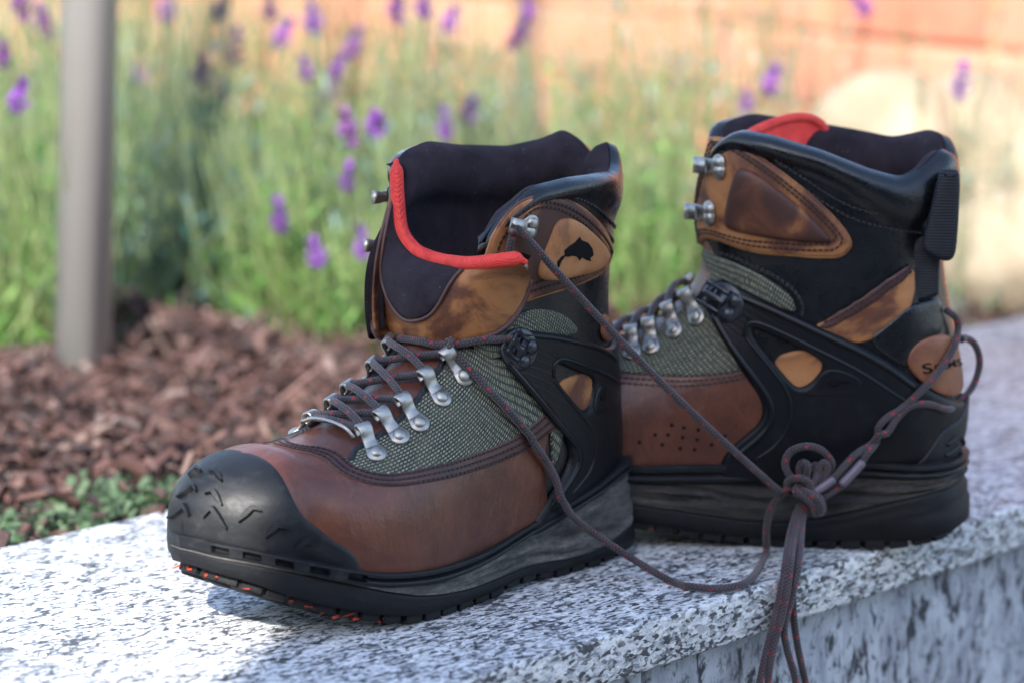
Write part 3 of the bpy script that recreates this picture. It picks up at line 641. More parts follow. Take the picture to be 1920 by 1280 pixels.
def put_geo(geo, M4): return [tuple(M4 @ Vector(v)) for v in geo[0]], geo[1]
def black_hook(B, o, toward, n, k=1.0):
    F4 = frame(o, np.asarray(toward) - np.asarray(o), n) @ Matrix.Scale(k, 4)
    e = put(lathe_geo([(.0001, .0010), (.0125, .0010), (.0140, .0004), (.0142, -.002)], 26), F4 @ Matrix.Diagonal((1, .95, 1, 1)), 'hook_base', M['black_metal'], B.root)
    # slotted plate
    mb = MB(); w = .0165; path = [(-.001, .0022), (.004, .0026), (.009, .0048), (.0125, .0072), (.0150, .0078)]
    p = spline([(a, 0, b) for a, b in path], 12)
    for y0, y1 in ((-.5, -.36), (-.14, .14), (.36, .5)):
        a0 = len(mb.v); V = []
        for q in p:
            for y in (y0, y1):
                V += [(q[0], y * w, q[2]), (q[0], y * w, q[2] + .0015)]
        m = 4; Fc = []
        for i in range(11):
            b = i * m; c = b + m; Fc += [(b, b + 2, c + 2, c), (b + 1, c + 1, c + 3, b + 3), (b, c, c + 1, b + 1), (b + 2, b + 3, c + 3, c + 2)]
        Fc += [(0, 1, 3, 2), (11 * m, 11 * m + 2, 11 * m + 3, 11 * m + 1)]; mb.add(V, Fc)
    for x0, x1 in ((0, 3), (5, 6), (9, 11)):
        V = []; 
        for i in range(x0, x1 + 1):
            for y in (-.37, .37): V += [(p[i][0], y * w, p[i][2] + .0001), (p[i][0], y * w, p[i][2] + .0014)]
        m = 4; Fc = []
        for i in range(x1 - x0):
            b = i * m; c = b + m; Fc += [(b, b + 2, c + 2, c), (b + 1, c + 1, c + 3, b + 3), (b, c, c + 1, b + 1), (b + 2, b + 3, c + 3, c + 2)]
        Fc += [(0, 1, 3, 2), tuple((x1 - x0) * m + q for q in (0, 2, 3, 1))]; mb.add(V, Fc)
    put((mb.v, mb.f), F4, 'slotted_plate', M['black_metal'], e)
    for s in (-1, 1): put(RIVET, F4 @ Matrix.Translation((-.0058, s * .0052, .0012)) @ Matrix.Scale(1.18, 4), 'rivet', M['black_metal'], e)
    return F4
def chevrons(B, arms, T=.0038, w=.0028):
    """raised V marks on the rubber: each arm list is a px polyline"""
    for pl in arms:
        q = [B.uv(*p) for p in resample(np.array(pl, float), 15)]; X = B.S.p(np.array([a for a, _ in q]), np.array([b for _, b in q])); N = B.S.n(np.array([a for a, _ in q]), np.array([b for _, b in q]))
        pth = X; Np = N; V = []
        Tn = np.gradient(pth, axis=0); Tn /= np.linalg.norm(Tn, axis=1)[:, None]; Bn = np.cross(Np, Tn); Bn /= np.linalg.norm(Bn, axis=1)[:, None]
        ww = w * (np.clip(1.25 - np.abs(np.linspace(-1, 1, 15)), .35, 1))
        for i in range(15):
            b0 = pth[i] + Np[i] * .0027
            V += [b0 - Bn[i] * ww[i] * .75, b0 - Bn[i] * ww[i] * .45 + Np[i] * T, b0 + Bn[i] * ww[i] * .45 + Np[i] * T, b0 + Bn[i] * ww[i] * .75]
        F = [(i * 4 + j, i * 4 + j + 1, i * 4 + j + 5, i * 4 + j + 4) for i in range(14) for j in range(3)] + [(0, 1, 2, 3), (59, 58, 57, 56)]
        mesh_obj('chevron', V, F, M['rubber'], B.root, False)
# ------------------------------------------------------------------ front boot (left foot, outer side towards the camera)
FRONT_TAB = [
 # Px    Pz    Qx    Qz    Wo    Wi    yc     g0   tm   nt
 (.268, .036, .264, .1005, .0530, .0530, -.0115, .93, .36, 2.5),
 (.236, .030, .232, .1080, .0555, .0555, -.0045, .93, .34, 2.4),
 (.200, .027, .198, .1270, .0530, .0530, .000, .92, .33, 2.2),
 (.162, .028, .168, .1490, .0490, .0490, .000, .90, .33, 2.1),
 (.122, .034, .160, .1700, .0470, .0470, .000, .88, .36, 2.2),
 (.085, .040, .168, .1860, .0460, .0460, .000, .82, .40, 2.3),
 (.050, .047, .175, .1975, .0460, .0460, .000, .68, .43, 2.4),
 (.024, .053, .180, .2065, .0460, .0460, .000, .42, .46, 2.5),
 (.013, .066, .183, .2145, .0460, .0460, .000, .14, .48, 2.5),
 (.011, .090, .186, .2220, .0460, .0460, .000, 0, .48, 2.5),
 (.014, .120, .187, .2300, .0470, .0470, .000, 0, .48, 2.6),
 (.019, .155, .188, .2380, .0490, .0490, .000, 0, .48, 2.7),
 (.018, .190, .189, .2460, .0510, .0510, .000, 0, .48, 2.8),
 (.013, .225, .190, .2560, .0520, .0520, .000, 0, .48, 2.8),
 (.012, .255, .191, .2700, .0520, .0520, .000, 0, .48, 2.8),
 (.012, .285, .192, .2950, .0520, .0520, .000, 0, .48, 2.8),
]
FRONT_TOE = (.3300, .064, .0500, -.024, .050, .0335, -.015)
FB = Boot(46, (1189, 1042), (.022, .042, 0), FRONT_TAB, FRONT_TOE,
          'brown leather and black rubber wading boot with laces done up and its tongue pulled open', [(0, .44), (1, .44)])
S = FB.S
for _p in c1((610, 730), (650, 610), (675, 540), (700, 470), (740, 380)): pass
_e = sorted(FB.P(c1((620, 730), (650, 620), (672, 550), (705, 460), (745, 380))))
FB.vf_tab = [(.0, .33), (S.us(6), .33)] + [(u, v) for u, v in _e if u > S.us(6)] + [(1, _e[-1][1] - .01)]
FRONT_RIM = [(1, .212), (.95, .232), (.86, .2455), (.7, .2480), (.5, .2470), (.36, .2455), (.26, .2500), (.18, .2610), (.1, .2590), (0, .2500), (-.1, .2600), (-.2, .2660), (-.3, .2600), (-.45, .2560), (-.65, .2590), (-.80, .2640), (-.92, .2600), (-1, .252)]
shell(FB, FRONT_RIM, S.us(5.2), vfar=.010)

PLAN = [(.333, -.024), (.3285, -.001), (.318, .014), (.300, .028), (.270, .0405), (.236, .0485), (.200, .0500), (.162, .0465), (.122, .0430), (.085, .0420), (.05, .0410), (.025, .0350), (.013, .0200), (.008, .0), (.013, -.020), (.025, -.035), (.05, -.040), (.09, -.040), (.13, -.0415), (.165, -.046), (.2, -.0505), (.236, -.0570), (.268, -.0625), (.300, -.0590), (.318, -.0490), (.3285, -.0375)]
sole(FB, PLAN,
     [(0, .006), (.02, .0005), (.095, 0), (.11, .003), (.135, .003), (.15, 0), (.222, 0), (.245, .004), (.27, .011), (.295, .021), (.315, .031), (.335, .040)],
     [(0, .021), (.03, .020), (.05, .0115), (.08, .010), (.115, .014), (.14, .013), (.17, .0115), (.21, .015), (.235, .0215), (.25, .0270), (.28, .0375), (.31, .0480), (.335, .0545)],
     [(0, .054), (.034, .054), (.07, .0425), (.12, .033), (.165, .0235), (.205, .022), (.235, .0255), (.25, .0280), (.28, .0380), (.31, .0485), (.335, .0550)],
     [(0, .063), (.034, .0615), (.07, .051), (.12, .041), (.165, .0325), (.207, .0320), (.235, .0345), (.25, .0370), (.28, .0460), (.31, .0560), (.335, .0635)],
     notch=[(.258, .268, 1), (.279, .289, 1), (.297, .306, 1), (.3125, .319, 1), (.324, .3285, 1)])
flecks(FB, [(.23, .34, -.06), (.09, .20, .02), (.0, .05, .01)])

# pieces of the upper
leather_u = S.us(3.0)
vamp_edge = c4((1000, 20), (960, 30), (900, 90), (800, 170), (640, 240), (450, 310), (200, 375), (60, 395)) + c2((760, 1050), (660, 1015), (590, 940), (470, 900), (330, 895))
ve = FB.P(vamp_edge); vm = min(v[0] for v in ve[-2:]); ve = [q for q in ve if q[1] < .49]
vamp_half = [(.04, .5), (.04, .001), (S.us(5.6), .001), (S.us(5.6), .16)] + ve + [(ve[-1][0] - .002, .5)]
panel(S, 'vamp', vamp_half + [(u, 1 - v) for u, v in reversed(vamp_half)], .0022, M['leather'], FB.root, r=.0018, sp=.0034)
def shift(line, d):
    q = chaikin(np.array(line), 1, False); sc = np.array([float(np.mean(S.ev(S.du, q[:, 0], q[:, 1]))), float(np.mean(S.ev(S.dv, q[:, 0], q[:, 1])))]); q = q * sc
    tg = np.gradient(q, axis=0); tg /= np.linalg.norm(tg, axis=1)[:, None] + 1e-9; return [tuple(x) for x in (q + np.stack([-tg[:, 1], tg[:, 0]], 1) * d) / sc]
sg = 1 if shift(ve, .005)[2][1] < ve[1][1] else -1
vfull = ve + [(u, 1 - v) for u, v in reversed(ve)]
band = shift(vfull, sg * .0006) + list(reversed(shift(vfull, sg * .0105)))
panel(S, 'vamp_band', band, .0009, M['edge'], FB.root, r=.0009, off=.0020, sp=.003, smooth=1)
for d in (.0022, .0056, .0090): stitches(S, [shift(vfull, sg * d)], .0030, M['thread'], FB.root)
ln = [(u - .0085, v - .006) for u, v in ve]
# woven quarters, one per side
q_thr = c2((650, 985), (690, 900), (800, 860), (900, 770), (1010, 690), (1120, 560), (1230, 400), (1330, 250), (1400, 160))
q_low = [(u - .012, v - .010) for u, v in ve]
qt = FB.P(q_thr)
quarter = list(reversed(q_low)) + [(S.us(5.8), .14), (S.us(7), .20), (S.us(7.8), .25), (S.us(7.2), .29), (S.us(6.0), .32), (S.us(5.2), .35)] + list(reversed(qt))
for poly in (quarter, FB.mirror(quarter)): panel(S, 'woven_quarter', poly, .0016, M['weave'], FB.root, r=.0014, off=.0008, sp=.0034)
for poly in (qt, FB.mirror(qt)): cord_on(S, poly, .0016, .0022, M['binding'], FB.root, 'throat_binding')
# tongue leather under the laces
tl = [(ve[-1][0] - .02, .5), (ve[-1][0] - .02, .40), (S.us(4), .385), (S.us(4.7), .38), (S.us(4.8), .5)]
panel(S, 'tongue_leather', tl + [(u, 1 - v) for u, v in reversed(tl)], .001, M['leather'], FB.root, r=.001, off=.0002, sp=.004)
panel(S, 'ankle_weave', FB.P(c1((590, 1200), (640, 1150), (730, 1090), (800, 1030), (880, 992), (960, 980), (1060, 998), (1130, 1048), (1170, 1105), (1140, 1130), (1000, 1120), (870, 1110), (800, 1180), (740, 1270), (640, 1270))), .0016, M['weave'], FB.root, r=.0014, off=.0010, sp=.003, smooth=1)
# toe cap
tc = FB.P(c3((640, 118), (720, 138), (800, 178), (870, 250), (920, 340), (970, 440), (1015, 515), (1100, 585), (1200, 650), (1300, 712), (1370, 765), (1405, 830)))
tcap = [(0, .5), (0, .001), (tc[-1][0] + .012, .001)] + list(reversed(tc)) + [(tc[0][0] - .004, .5)]
panel(S, 'toe_cap', tcap + [(u, 1 - v) for u, v in reversed(tcap)], .0032, M['rubber'], FB.root, r=.0024, sp=.003, smooth=1)
chevrons(FB, [c3(*a) for a in ([(296, 292), (340, 246), (372, 262)], [(420, 268), (462, 262), (498, 318)], [(236, 412), (322, 345), (340, 378)], [(392, 390), (440, 372), (500, 455)], [(184, 532), (268, 458), (298, 512)],
                               [(386, 525), (432, 468), (530, 595)], [(600, 552), (692, 470), (745, 488)], [(765, 645), (850, 572), (925, 594)], [(962, 722), (1025, 672), (1078, 698)])])
# heel cage with its triangular opening
cage = c5((850, 330), (800, 250), (700, 205), (560, 162), (400, 132), (250, 113), (170, 135), (118, 250), (122, 300), (190, 400), (300, 510), (385, 625), (470, 730), (535, 825), (555, 900), (540, 980), (480, 1085), (400, 1205), (350, 1285)) + c4((880, 690),)
ch = FB.P(cage); cage_half = [(S.us(12.0), .0)] + [(S.us(12.0), .03)] + ch[1:] + [(ch[-1][0], .001), (S.us(8.5), .0)]
hole = FB.P(c5((455, 335), (510, 345), (600, 385), (690, 425), (690, 490), (645, 635), (605, 620), (540, 545), (480, 470), (440, 400)))
panel(S, 'heel_cage', cage_half + [(u, -v) for u, v in reversed(cage_half)], .0038, M['cage'], FB.root, r=.0026, holes=[hole, [(u, -v) for u, v in hole]], sp=.003, off=.0012)
rimline = c5((150, 330), (230, 430), (330, 545), (430, 670), (520, 775), (580, 850), (600, 920), (570, 1010), (500, 1110), (420, 1230))
for w in (FB.P(rimline), [(u, -v) for u, v in FB.P(rimline)]): cord_on(S, w, .0048, .0024, M['cage_smooth'], FB.root, 'cage_rib', .6)
top = c5((160, 165), (260, 150), (400, 160), (560, 190), (690, 230), (770, 270), (815, 320))
cord_on(S, FB.P(top), .0048, .0018, M['cage_smooth'], FB.root, 'cage_rib', .6)
cord_on(S, FB.P(c5((430, 420), (425, 340), (470, 295), (560, 320), (680, 370), (780, 420), (840, 470))), .0050, .0014, M['cage_smooth'], FB.root, 'cage_rib', .6)
cord_on(S, FB.P(c5((430, 440), (500, 530), (590, 650), (660, 730), (690, 820), (690, 900), (660, 1000), (600, 1080), (540, 1150))), .0050, .0011, M['cage_smooth'], FB.root, 'cage_rib', .6)
panel(S, 'cage_recess', FB.P(c5((705, 470), (770, 460), (835, 520), (822, 585), (760, 625), (665, 655), (680, 560))), .0006, M['cage_smooth'], FB.root, r=.001, off=.0049, sp=.003)
panel(S, 'cage_emblem', FB.P(c5((725, 480), (745, 455), (742, 520), (735, 575), (715, 570), (705, 530))), .001, M['print'], FB.root, r=.0008, off=.0054, sp=.002)
# leather seen through the opening and beside the heel strap
panel(S, 'heel_overlay', FB.P(c5((540, 420), (640, 380), (760, 340), (790, 420), (740, 560), (660, 690), (560, 640), (470, 520), (480, 465))), .0014, M['tan'], FB.root, r=.001, off=.0006, sp=.003)
panel(S, 'heel_strip', FB.P(c5((750, 60), (762, 20), (800, 60), (812, 150), (800, 215), (750, 190))), .002, M['tan'], FB.root, r=.0012, off=.0012, sp=.003)
# cuff of tan leather, raised pad, leaping-fish mark
cuff = FB.P(c1((652, 735), (688, 625), (700, 590), (760, 482), (830, 412), (900, 378), (980, 367), (1080, 382), (1180, 432), (1260, 502), (1320, 582), (1345, 660), (1330, 740), (1280, 790), (1180, 838), (1050, 880), (950, 912), (860, 945), (780, 960), (690, 900)))
panel(S, 'cuff', cuff, .0022, M['tan_dark'], FB.root, r=.0016, off=.0012, sp=.003)
def inset(poly, k): 
    q = chaikin(np.array(poly), 1); sc = np.array([float(np.mean(S.du)), float(np.mean(S.dv))]); q = q * sc; c = q.mean(0)
    tg = np.roll(q, -1, 0) - np.roll(q, 1, 0); tg /= np.linalg.norm(tg, axis=1)[:, None] + 1e-9; nr = np.stack([-tg[:, 1], tg[:, 0]], 1)
    if ((c - q) * nr).sum() < 0: nr = -nr
    r = (q + nr * k) / sc; return np.vstack([r, r[:1]])
stitches(S, [inset(cuff, .0034), inset(cuff, .0062)], .0036, M['thread'], FB.root)
cord_on(S, list(cuff) + [cuff[0]], .0016, .0009, M['tan'], FB.root, 'cut_edge')
pad = FB.P(c1((1075, 483), (1140, 495), (1230, 570), (1300, 650), (1315, 700), (1280, 760), (1150, 800), (1000, 828), (940, 815), (935, 770), (960, 690), (1000, 590), (1030, 510)))
panel(S, 'cuff_pad', pad, .0016, M['tan_light'], FB.root, r=.0022, off=.0030, sp=.0025, dome=.0022, dome_r=.007)
fish = FB.P(c1((1020, 760), (1018, 715), (1040, 688), (1058, 680), (1055, 655), (1085, 630), (1112, 612), (1136, 582), (1146, 602), (1180, 616), (1202, 648), (1208, 684), (1190, 700), (1196, 717), (1168, 708), (1150, 694), (1134, 712), (1124, 690), (1096, 684), (1080, 690), (1060, 688), (1040, 714), (1030, 742)))
panel(S, 'fish_emblem', fish, .0003, M['print'], FB.root, r=.0005, off=.0071, sp=.0012, smooth=0)
# stitching on the collar seam
_l = FB.P(c1((1120, 372), (1200, 395), (1280, 445), (1340, 510), (1372, 545)))
stitches(S, [_l, [(u - .012, v) for u, v in _l]], .0012, M['black_thread'], FB.root)

# open tongue: a padded sheet leaning out of the throat
def tongue_front():
    Bp = [(706, 560, -.044), (699, 600, -.040), (706, 628, -.034), (740, 642, -.020), (800, 648, -.002), (862, 643, .013), (915, 626, .028), (950, 600, .040), (975, 560, .050), (987, 522, .0570)]
    Tp = [(741, 306, -.037), (744, 380, -.033), (752, 440, -.027), (775, 474, -.017), (800, 488, -.005), (828, 496, .010), (855, 500, .0255), (880, 502, .0385), (920, 498, .0535), (950, 494, .0615), (970, 493, .0660), (986, 500, .0700)]
    Bc = [FB.at(*p) for p in Bp]; Bc[3:] = [FB.hit(p[0], p[1], .0045) for p in Bp[3:]]; Tc = [FB.at(*p) for p in Tp]
    Bc = spline(Bc, 61); Tc = spline(Tc, 61)
    nb = 31; t = np.linspace(0, 1, nb); a = np.linspace(-1, 1, 61)
    G = Bc[None] * (1 - t)[:, None, None] + Tc[None] * t[:, None, None]
    bul = np.sin(math.pi * np.clip(t, 0, 1)) ** .8; wd = (1 - np.abs(a) ** 4)
    G = G + bul[:, None, None] * wd[None, :, None] * np.array([.0115, 0, .007])
    Ts = Surf(np.transpose(G, (0, 1, 2)), wrap=False)
    if (Ts.N[nb // 2, 30] @ np.array([1, 0, .4])) < 0: Ts.N = -Ts.N
    E = lambda n: None
    root = FB.root
    F = []; th = .007; prof = np.clip(np.minimum(t / .05, 1), 0, 1)
    for i in range(nb - 1):
        for j in range(60): F.append((i * 61 + j, i * 61 + j + 1, (i + 1) * 61 + j + 1, (i + 1) * 61 + j))
    tng = mesh_obj('tongue', G.reshape(-1, 3), F, M['tan_dark'], root, True)
    inn = G - Ts.N * th
    mesh_obj('tongue_lining', inn.reshape(-1, 3), [f[::-1] for f in F], M['lining'], tng, True)
    # dark soft panel
    dp = [(.96, .05), (.93, .13), (.80, .17), (.62, .22), (.42, .29), (.27, .38), (.20, .46), (.24, .56), (.45, .64), (.72, .70), (.93, .74), (.985, .60), (.985, .40), (.985, .2)]
    panel(Ts, 'tongue_panel', dp, .0016, M['lining'], tng, r=.0016, sp=.003)
    cord_on(Ts, [(q[0] - .02, q[1]) for q in dp[1:11]], .0012, .0011, M['edge'], tng, 'panel_piping')
    # red binding rolled over the top edge
    mid = Tc + np.array([-.003, 0, .0])
    rr = .0034 * np.clip(np.minimum(np.linspace(0, 1, 61) / .04, (1 - np.linspace(0, 1, 61)) / .04), .35, 1)
    v, f, uv = tube_geo(mid + np.array([.0022, 0, .0022]), rr * 1.25, 12, True, 1.05, (0, 0, 1)); mesh_obj('red_binding', v, f, M['red'], tng, True, uv)
    cord = np.vstack([Bc]) ; v, f, uv = tube_geo(cord, .0018, 8); mesh_obj('tongue_seam', v, f, M['edge'], tng, True, uv)
    return Ts
TS = tongue_front()

# lace loops: near side from the photograph, far side by symmetry
near_r = c2((830, 940), (990, 818), (1125, 728), (1275, 552), (1437, 395)); near_l = c2((735, 812), (872, 712), (1000, 600), (1150, 425), (1310, 262))
loops_n, loops_f, EY = [], [], []
for (r, l) in zip(near_r, near_l):
    a = FB.uv(*r); b = FB.uv(*l); EY.append((a, b))
    for q, lst in ((lambda p: p, loops_n), (lambda p: (p[0], 1 - p[1]), loops_f)):
        A, Bq = q(a), q(b); o = S.p(*A) + S.n(*A) * .0024
        t, _ = lace_loop(FB, o, S.p(*Bq), S.n(*A)); lst.append(np.array(t))
EY_MID = [ve[-1]]; qt_uv = qt
# hook on the cage and hooks on the cuff
hk = FB.hit(*c5((225, 245))[0], .0048); nn = S.n(*FB.uv(*c5((225, 245))[0]))
black_hook(FB, hk, FB.hit(*c5((150, 190))[0], .0048), nn, .95)
def hooks(B, a, b, off, k=1.0):
    o = B.hit(*a, off); return speed_hook(B, o, B.hit(*b, off), B.S.n(*B.uv(*a)), k)
h1, _ = hooks(FB, c1((868, 532))[0], c1((800, 520))[0], .0034, 1.05)
h2, _ = hooks(FB, c1((822, 772))[0], c1((755, 752))[0], .0030, .9)
for px_, py_ in ((728, 368), (712, 458)):
    o = FB.at(px_, py_, -.056); speed_hook(FB, o, o + np.array([.02, -.004, 0]), np.array([.25, -1, 0]), .82)
panel(S, 'cuff', [(u, -v) for u, v in cuff], .0022, M['tan_dark'], FB.root, r=.0016, off=.0012, sp=.004)
# ------------------------------------------------------------------ back boot (right foot, inner side towards the camera)
BACK_TAB = [
 (.268, .052, .264, .1170, .0530, .0530, .0115, .93, .36, 2.5),
 (.236, .048, .234, .1250, .0555, .0555, .0045, .93, .34, 2.4),
 (.200, .046, .204, .1400, .0520, .0520, .000, .92, .33, 2.2),
 (.162, .046, .184, .1600, .0480, .0480, .000, .90, .33, 2.1),
 (.122, .047, .176, .1780, .0460, .0460, .000, .88, .36, 2.2),
 (.085, .048, .176, .1920, .0450, .0450, .000, .82, .40, 2.3),
 (.050, .049, .178, .2030, .0450, .0450, .000, .68, .43, 2.4),
 (.024, .052, .179, .2120, .0450, .0450, .000, .42, .46, 2.5),
 (.013, .066, .179, .2190, .0450, .0450, .000, .14, .48, 2.5),
 (.010, .090, .179, .2260, .0450, .0450, .000, 0, .48, 2.5),
 (.011, .120, .179, .2340, .0460, .0460, .000, 0, .48, 2.6),
 (.019, .155, .178, .2430, .0480, .0480, .000, 0, .48, 2.7),
 (.024, .190, .176, .2530, .0500, .0500, .000, 0, .48, 2.8),
 (.021, .225, .174, .2650, .0510, .0510, .000, 0, .48, 2.8),
 (.018, .255, .172, .2810, .0510, .0510, .000, 0, .48, 2.8),
 (.018, .285, .171, .3050, .0510, .0510, .000, 0, .48, 2.8),
]
BACK_TOE = (.3300, .064, .0500, .024, .066, .0335, .015)
BB = Boot(-6, (1560, 1030), (.09, .040, 0), BACK_TAB, BACK_TOE,
          'brown and black wading boot with webbing pull loop and rust heel patch overhanging granite edge', [(0, .44), (1, .44)])
R_ = BB.S
_e = sorted(BB.P(c6((250, 300), (215, 400), (190, 520), (160, 640), (120, 760), (150, 930), (215, 1050))))
BB.vf_tab = [(.0, .41), (R_.us(5), .41)] + [(u, v) for u, v in _e if u > R_.us(5)] + [(1, _e[-1][1])]
BACK_RIM = [(1, .245), (.96, .258), (.88, .2680), (.75, .2650), (.6, .2570), (.45, .2450), (.34, .2390), (.25, .2440), (.17, .2540), (.1, .2540), (0, .2430), (-.1, .2600), (-.2, .2620), (-.35, .2550), (-.55, .2620), (-.8, .2700), (-.95, .2660), (-1, .25)]
shell(BB, BACK_RIM, R_.us(5.2), pad_side=.014, pad_back=.042, vfar=.02, pad=.0065)
sole(BB, [(x, -y) for x, y in PLAN],
     [(0, .012), (.02, .006), (.05, .001), (.09, 0), (.13, .001), (.17, .005), (.211, .012), (.25, .020), (.29, .034), (.335, .054)],
     [(0, .046), (.037, .037), (.083, .024), (.12, .017), (.144, .018), (.213, .029), (.28, .045), (.335, .068)],
     [(0, .050), (.037, .047), (.083, .049), (.144, .043), (.213, .043), (.28, .055), (.335, .070)],
     [(0, .0585), (.04, .0565), (.083, .0600), (.114, .0590), (.15, .0560), (.22, .0555), (.28, .064), (.335, .078)], worn=False)
flecks(BB, [(.0, .06, .0), (.2, .3, .0)])
def bpan(name, pts, T, mat, **k): return panel(R_, name, BB.P(pts), T, M[mat], BB.root, **k)
vb = BB.P(c7((640, 440), (560, 465), (400, 485), (200, 480), (60, 470))); vb = vb + [(a - .02, b + .05) for a, b in EY_MID]
vh = [(.04, .5), (.04, .001), (R_.us(5.4), .001), (R_.us(5.4), .17)] + vb + [(vb[-1][0], .5)]
panel(R_, 'vamp', vh + [(u, 1 - v) for u, v in reversed(vh)], .0022, M['leather'], BB.root, r=.0018, sp=.004)
stitches(R_, [[(u - k, v - k * .6) for u, v in vb[:5]] for k in (.005, .012, .019)], .0025, M['thread'], BB.root)
tb = [(0, .5), (0, .001), (R_.us(.9), .001), (R_.us(.2), .3), (R_.us(-.4), .5)]
panel(R_, 'toe_cap', tb + [(u, 1 - v) for u, v in reversed(tb)], .0032, M['rubber'], BB.root, r=.0024, sp=.004)
mb = MB()
for p in c7((215, 735), (150, 765), (245, 775), (285, 695), (270, 735), (335, 705), (330, 745), (320, 790), (395, 715), (390, 755), (380, 795), (460, 735), (450, 775), (505, 740)):
    u, v = BB.uv(*p); x = R_.p(u, v) + R_.n(u, v) * .00235; f4 = frame(x, (1, 0, 0), R_.n(u, v)); mb.add(*lathe_geo([(.0001, .0), (.0012, .0), (.0013, -.0004)], 8, f4))
mb.obj('perforations', M['print'], BB.root)
qb = [(u - .006, v - .006) for u, v in vb]
quarter_b = list(reversed(qb)) + [(R_.us(5.4), .16)] + BB.P(c7((640, 440), (600, 300), (600, 200), (520, 150))) + [(R_.us(6.2), .40)] + list(reversed(qt_uv))
for poly in (quarter_b, BB.mirror(quarter_b)): panel(R_, 'woven_quarter', poly, .0016, M['weave'], BB.root, r=.0014, off=.0008, sp=.004)
tl = [(vb[-1][0] - .02, .5), (vb[-1][0] - .02, .40), (R_.us(4), .385), (R_.us(6.6), .37), (R_.us(6.9), .5)]
panel(R_, 'tongue_leather', tl + [(u, 1 - v) for u, v in reversed(tl)], .001, M['leather'], BB.root, r=.001, off=.0002, sp=.004)
bpan('ankle_weave', c7((380, -10), (470, 0), (560, 32), (680, 88), (770, 150), (805, 215), (790, 235), (700, 200), (600, 150), (520, 110), (450, 80)), .0014, 'weave', r=.0012, off=.0008)
_l = BB.P(c7((480, -10), (580, 20), (690, 70), (790, 135), (830, 205), (826, 240)))
stitches(R_, [_l, [(u + .004, v) for u, v in _l]], .0012, M['black_thread'], BB.root)
cgb = c7((1290, 515), (1150, 408), (1000, 330), (850, 268), (700, 200), (600, 148), (520, 102), (450, 110), (438, 160), (445, 230), (480, 320), (540, 420), (600, 510), (650, 580), (662, 640), (640, 690), (580, 740), (520, 790), (480, 850))
cb = BB.P(cgb); cbh = [(R_.us(10.2), .0), (R_.us(10.0), .05)] + cb + [(cb[-1][0] - .004, .001), (R_.us(8.5), .0)]
hb = BB.P(c7((622, 300), (650, 303), (760, 350), (895, 418), (912, 450), (845, 530), (800, 540), (750, 485), (680, 400), (628, 335)))
panel(R_, 'heel_cage', cbh + [(u, -v) for u, v in reversed(cbh)], .0038, M['cage'], BB.root, r=.0026, holes=[hb, [(u, -v) for u, v in hb]], sp=.0035, off=.0012)
for ln, rr in ((c7((470, 250), (520, 350), (590, 450), (660, 540), (700, 620), (690, 690), (620, 760), (540, 820)), .0024), (c7((540, 150), (620, 185), (760, 245), (900, 310), (1050, 380), (1180, 460), (1280, 540)), .0022),
               (c7((590, 330), (598, 275), (650, 270), (760, 320), (900, 385), (1050, 460), (1180, 550), (1250, 600)), .0013), (c7((600, 340), (680, 440), (760, 540), (780, 620), (770, 690), (720, 770), (630, 830)), .0011)):
    cord_on(R_, BB.P(ln), .0049, rr, M['cage_smooth'], BB.root, 'cage_rib', .6)
bpan('cage_recess', c7((905, 470), (960, 455), (1050, 490), (1072, 520), (1040, 560), (930, 570), (800, 565), (860, 540)), .0006, 'cage_smooth', r=.001, off=.0048)
bpan('cage_emblem', c7((925, 510), (945, 490), (965, 485), (1000, 495), (1030, 505), (1015, 520), (980, 518), (960, 535), (935, 530)), .0008, 'print', r=.0006, off=.0054, sp=.002)
# tan leather panels of the heel
bpan('heel_overlay', c7((895, 275), (1000, 205), (1130, 118), (1285, 15), (1290, 185), (1190, 275), (1085, 360), (980, 345), (880, 290)), .0016, 'tan', r=.0012, off=.0006, smooth=1)
bpan('heel_overlay_edge', c7((880, 285), (1000, 200), (1130, 112), (1268, 20), (1270, 70), (1140, 160), (1010, 248), (930, 300)), .0010, 'edge', r=.0008, off=.0020, smooth=1)
stitches(R_, [BB.P(c7((925, 268), (1030, 198), (1150, 118), (1262, 45))), BB.P(c7((940, 285), (1040, 215), (1160, 135), (1262, 65)))], .0031, M['thread'], BB.root)
bpan('heel_overlay', c7((700, 420), (800, 385), (900, 390), (935, 450), (850, 570), (780, 570), (730, 500)), .0014, 'tan', r=.001, off=.0006)
bpan('heel_strap_leather', c7((1075, 345), (1180, 265), (1260, 190), (1390, 150), (1400, 320), (1350, 322), (1290, 355), (1250, 425), (1255, 470)), .0018, 'black_leather', r=.0014, off=.0012)
oval = c7((1250, 440), (1262, 390), (1295, 350), (1350, 325), (1410, 318), (1448, 360), (1466, 440), (1476, 540), (1455, 575), (1410, 578), (1350, 550), (1290, 500))
bpan('heel_patch', oval, .0020, 'rust', r=.0016, off=.0014)
hs = BB.P(c7((1170, 880), (1260, 862), (1310, 820), (1350, 760), (1395, 695), (1440, 672)))
hsh = hs + [(R_.us(10.2), .02), (R_.us(10.2), .0), (R_.us(8.3), .0), (hs[0][0], .001)]
panel(R_, 'heel_guard', hsh + [(u, -v) for u, v in reversed(hsh)], .0016, M['rubber'], BB.root, r=.0016, off=.0046, sp=.003)
for pl in ([(1398, 770), (1428, 740)], [(1392, 812), (1434, 775)], [(1386, 852), (1426, 820)], [(1448, 745), (1470, 768)], [(1452, 785), (1478, 808)], [(1456, 830), (1484, 850)]):
    q = [BB.uv(*p) for p in c7(*pl)]; cord_on(R_, [q[0], ((q[0][0] + q[1][0]) / 2, (q[0][1] + q[1][1]) / 2), q[1]], .0062, .0017, M['rubber'], BB.root, 'chevron')
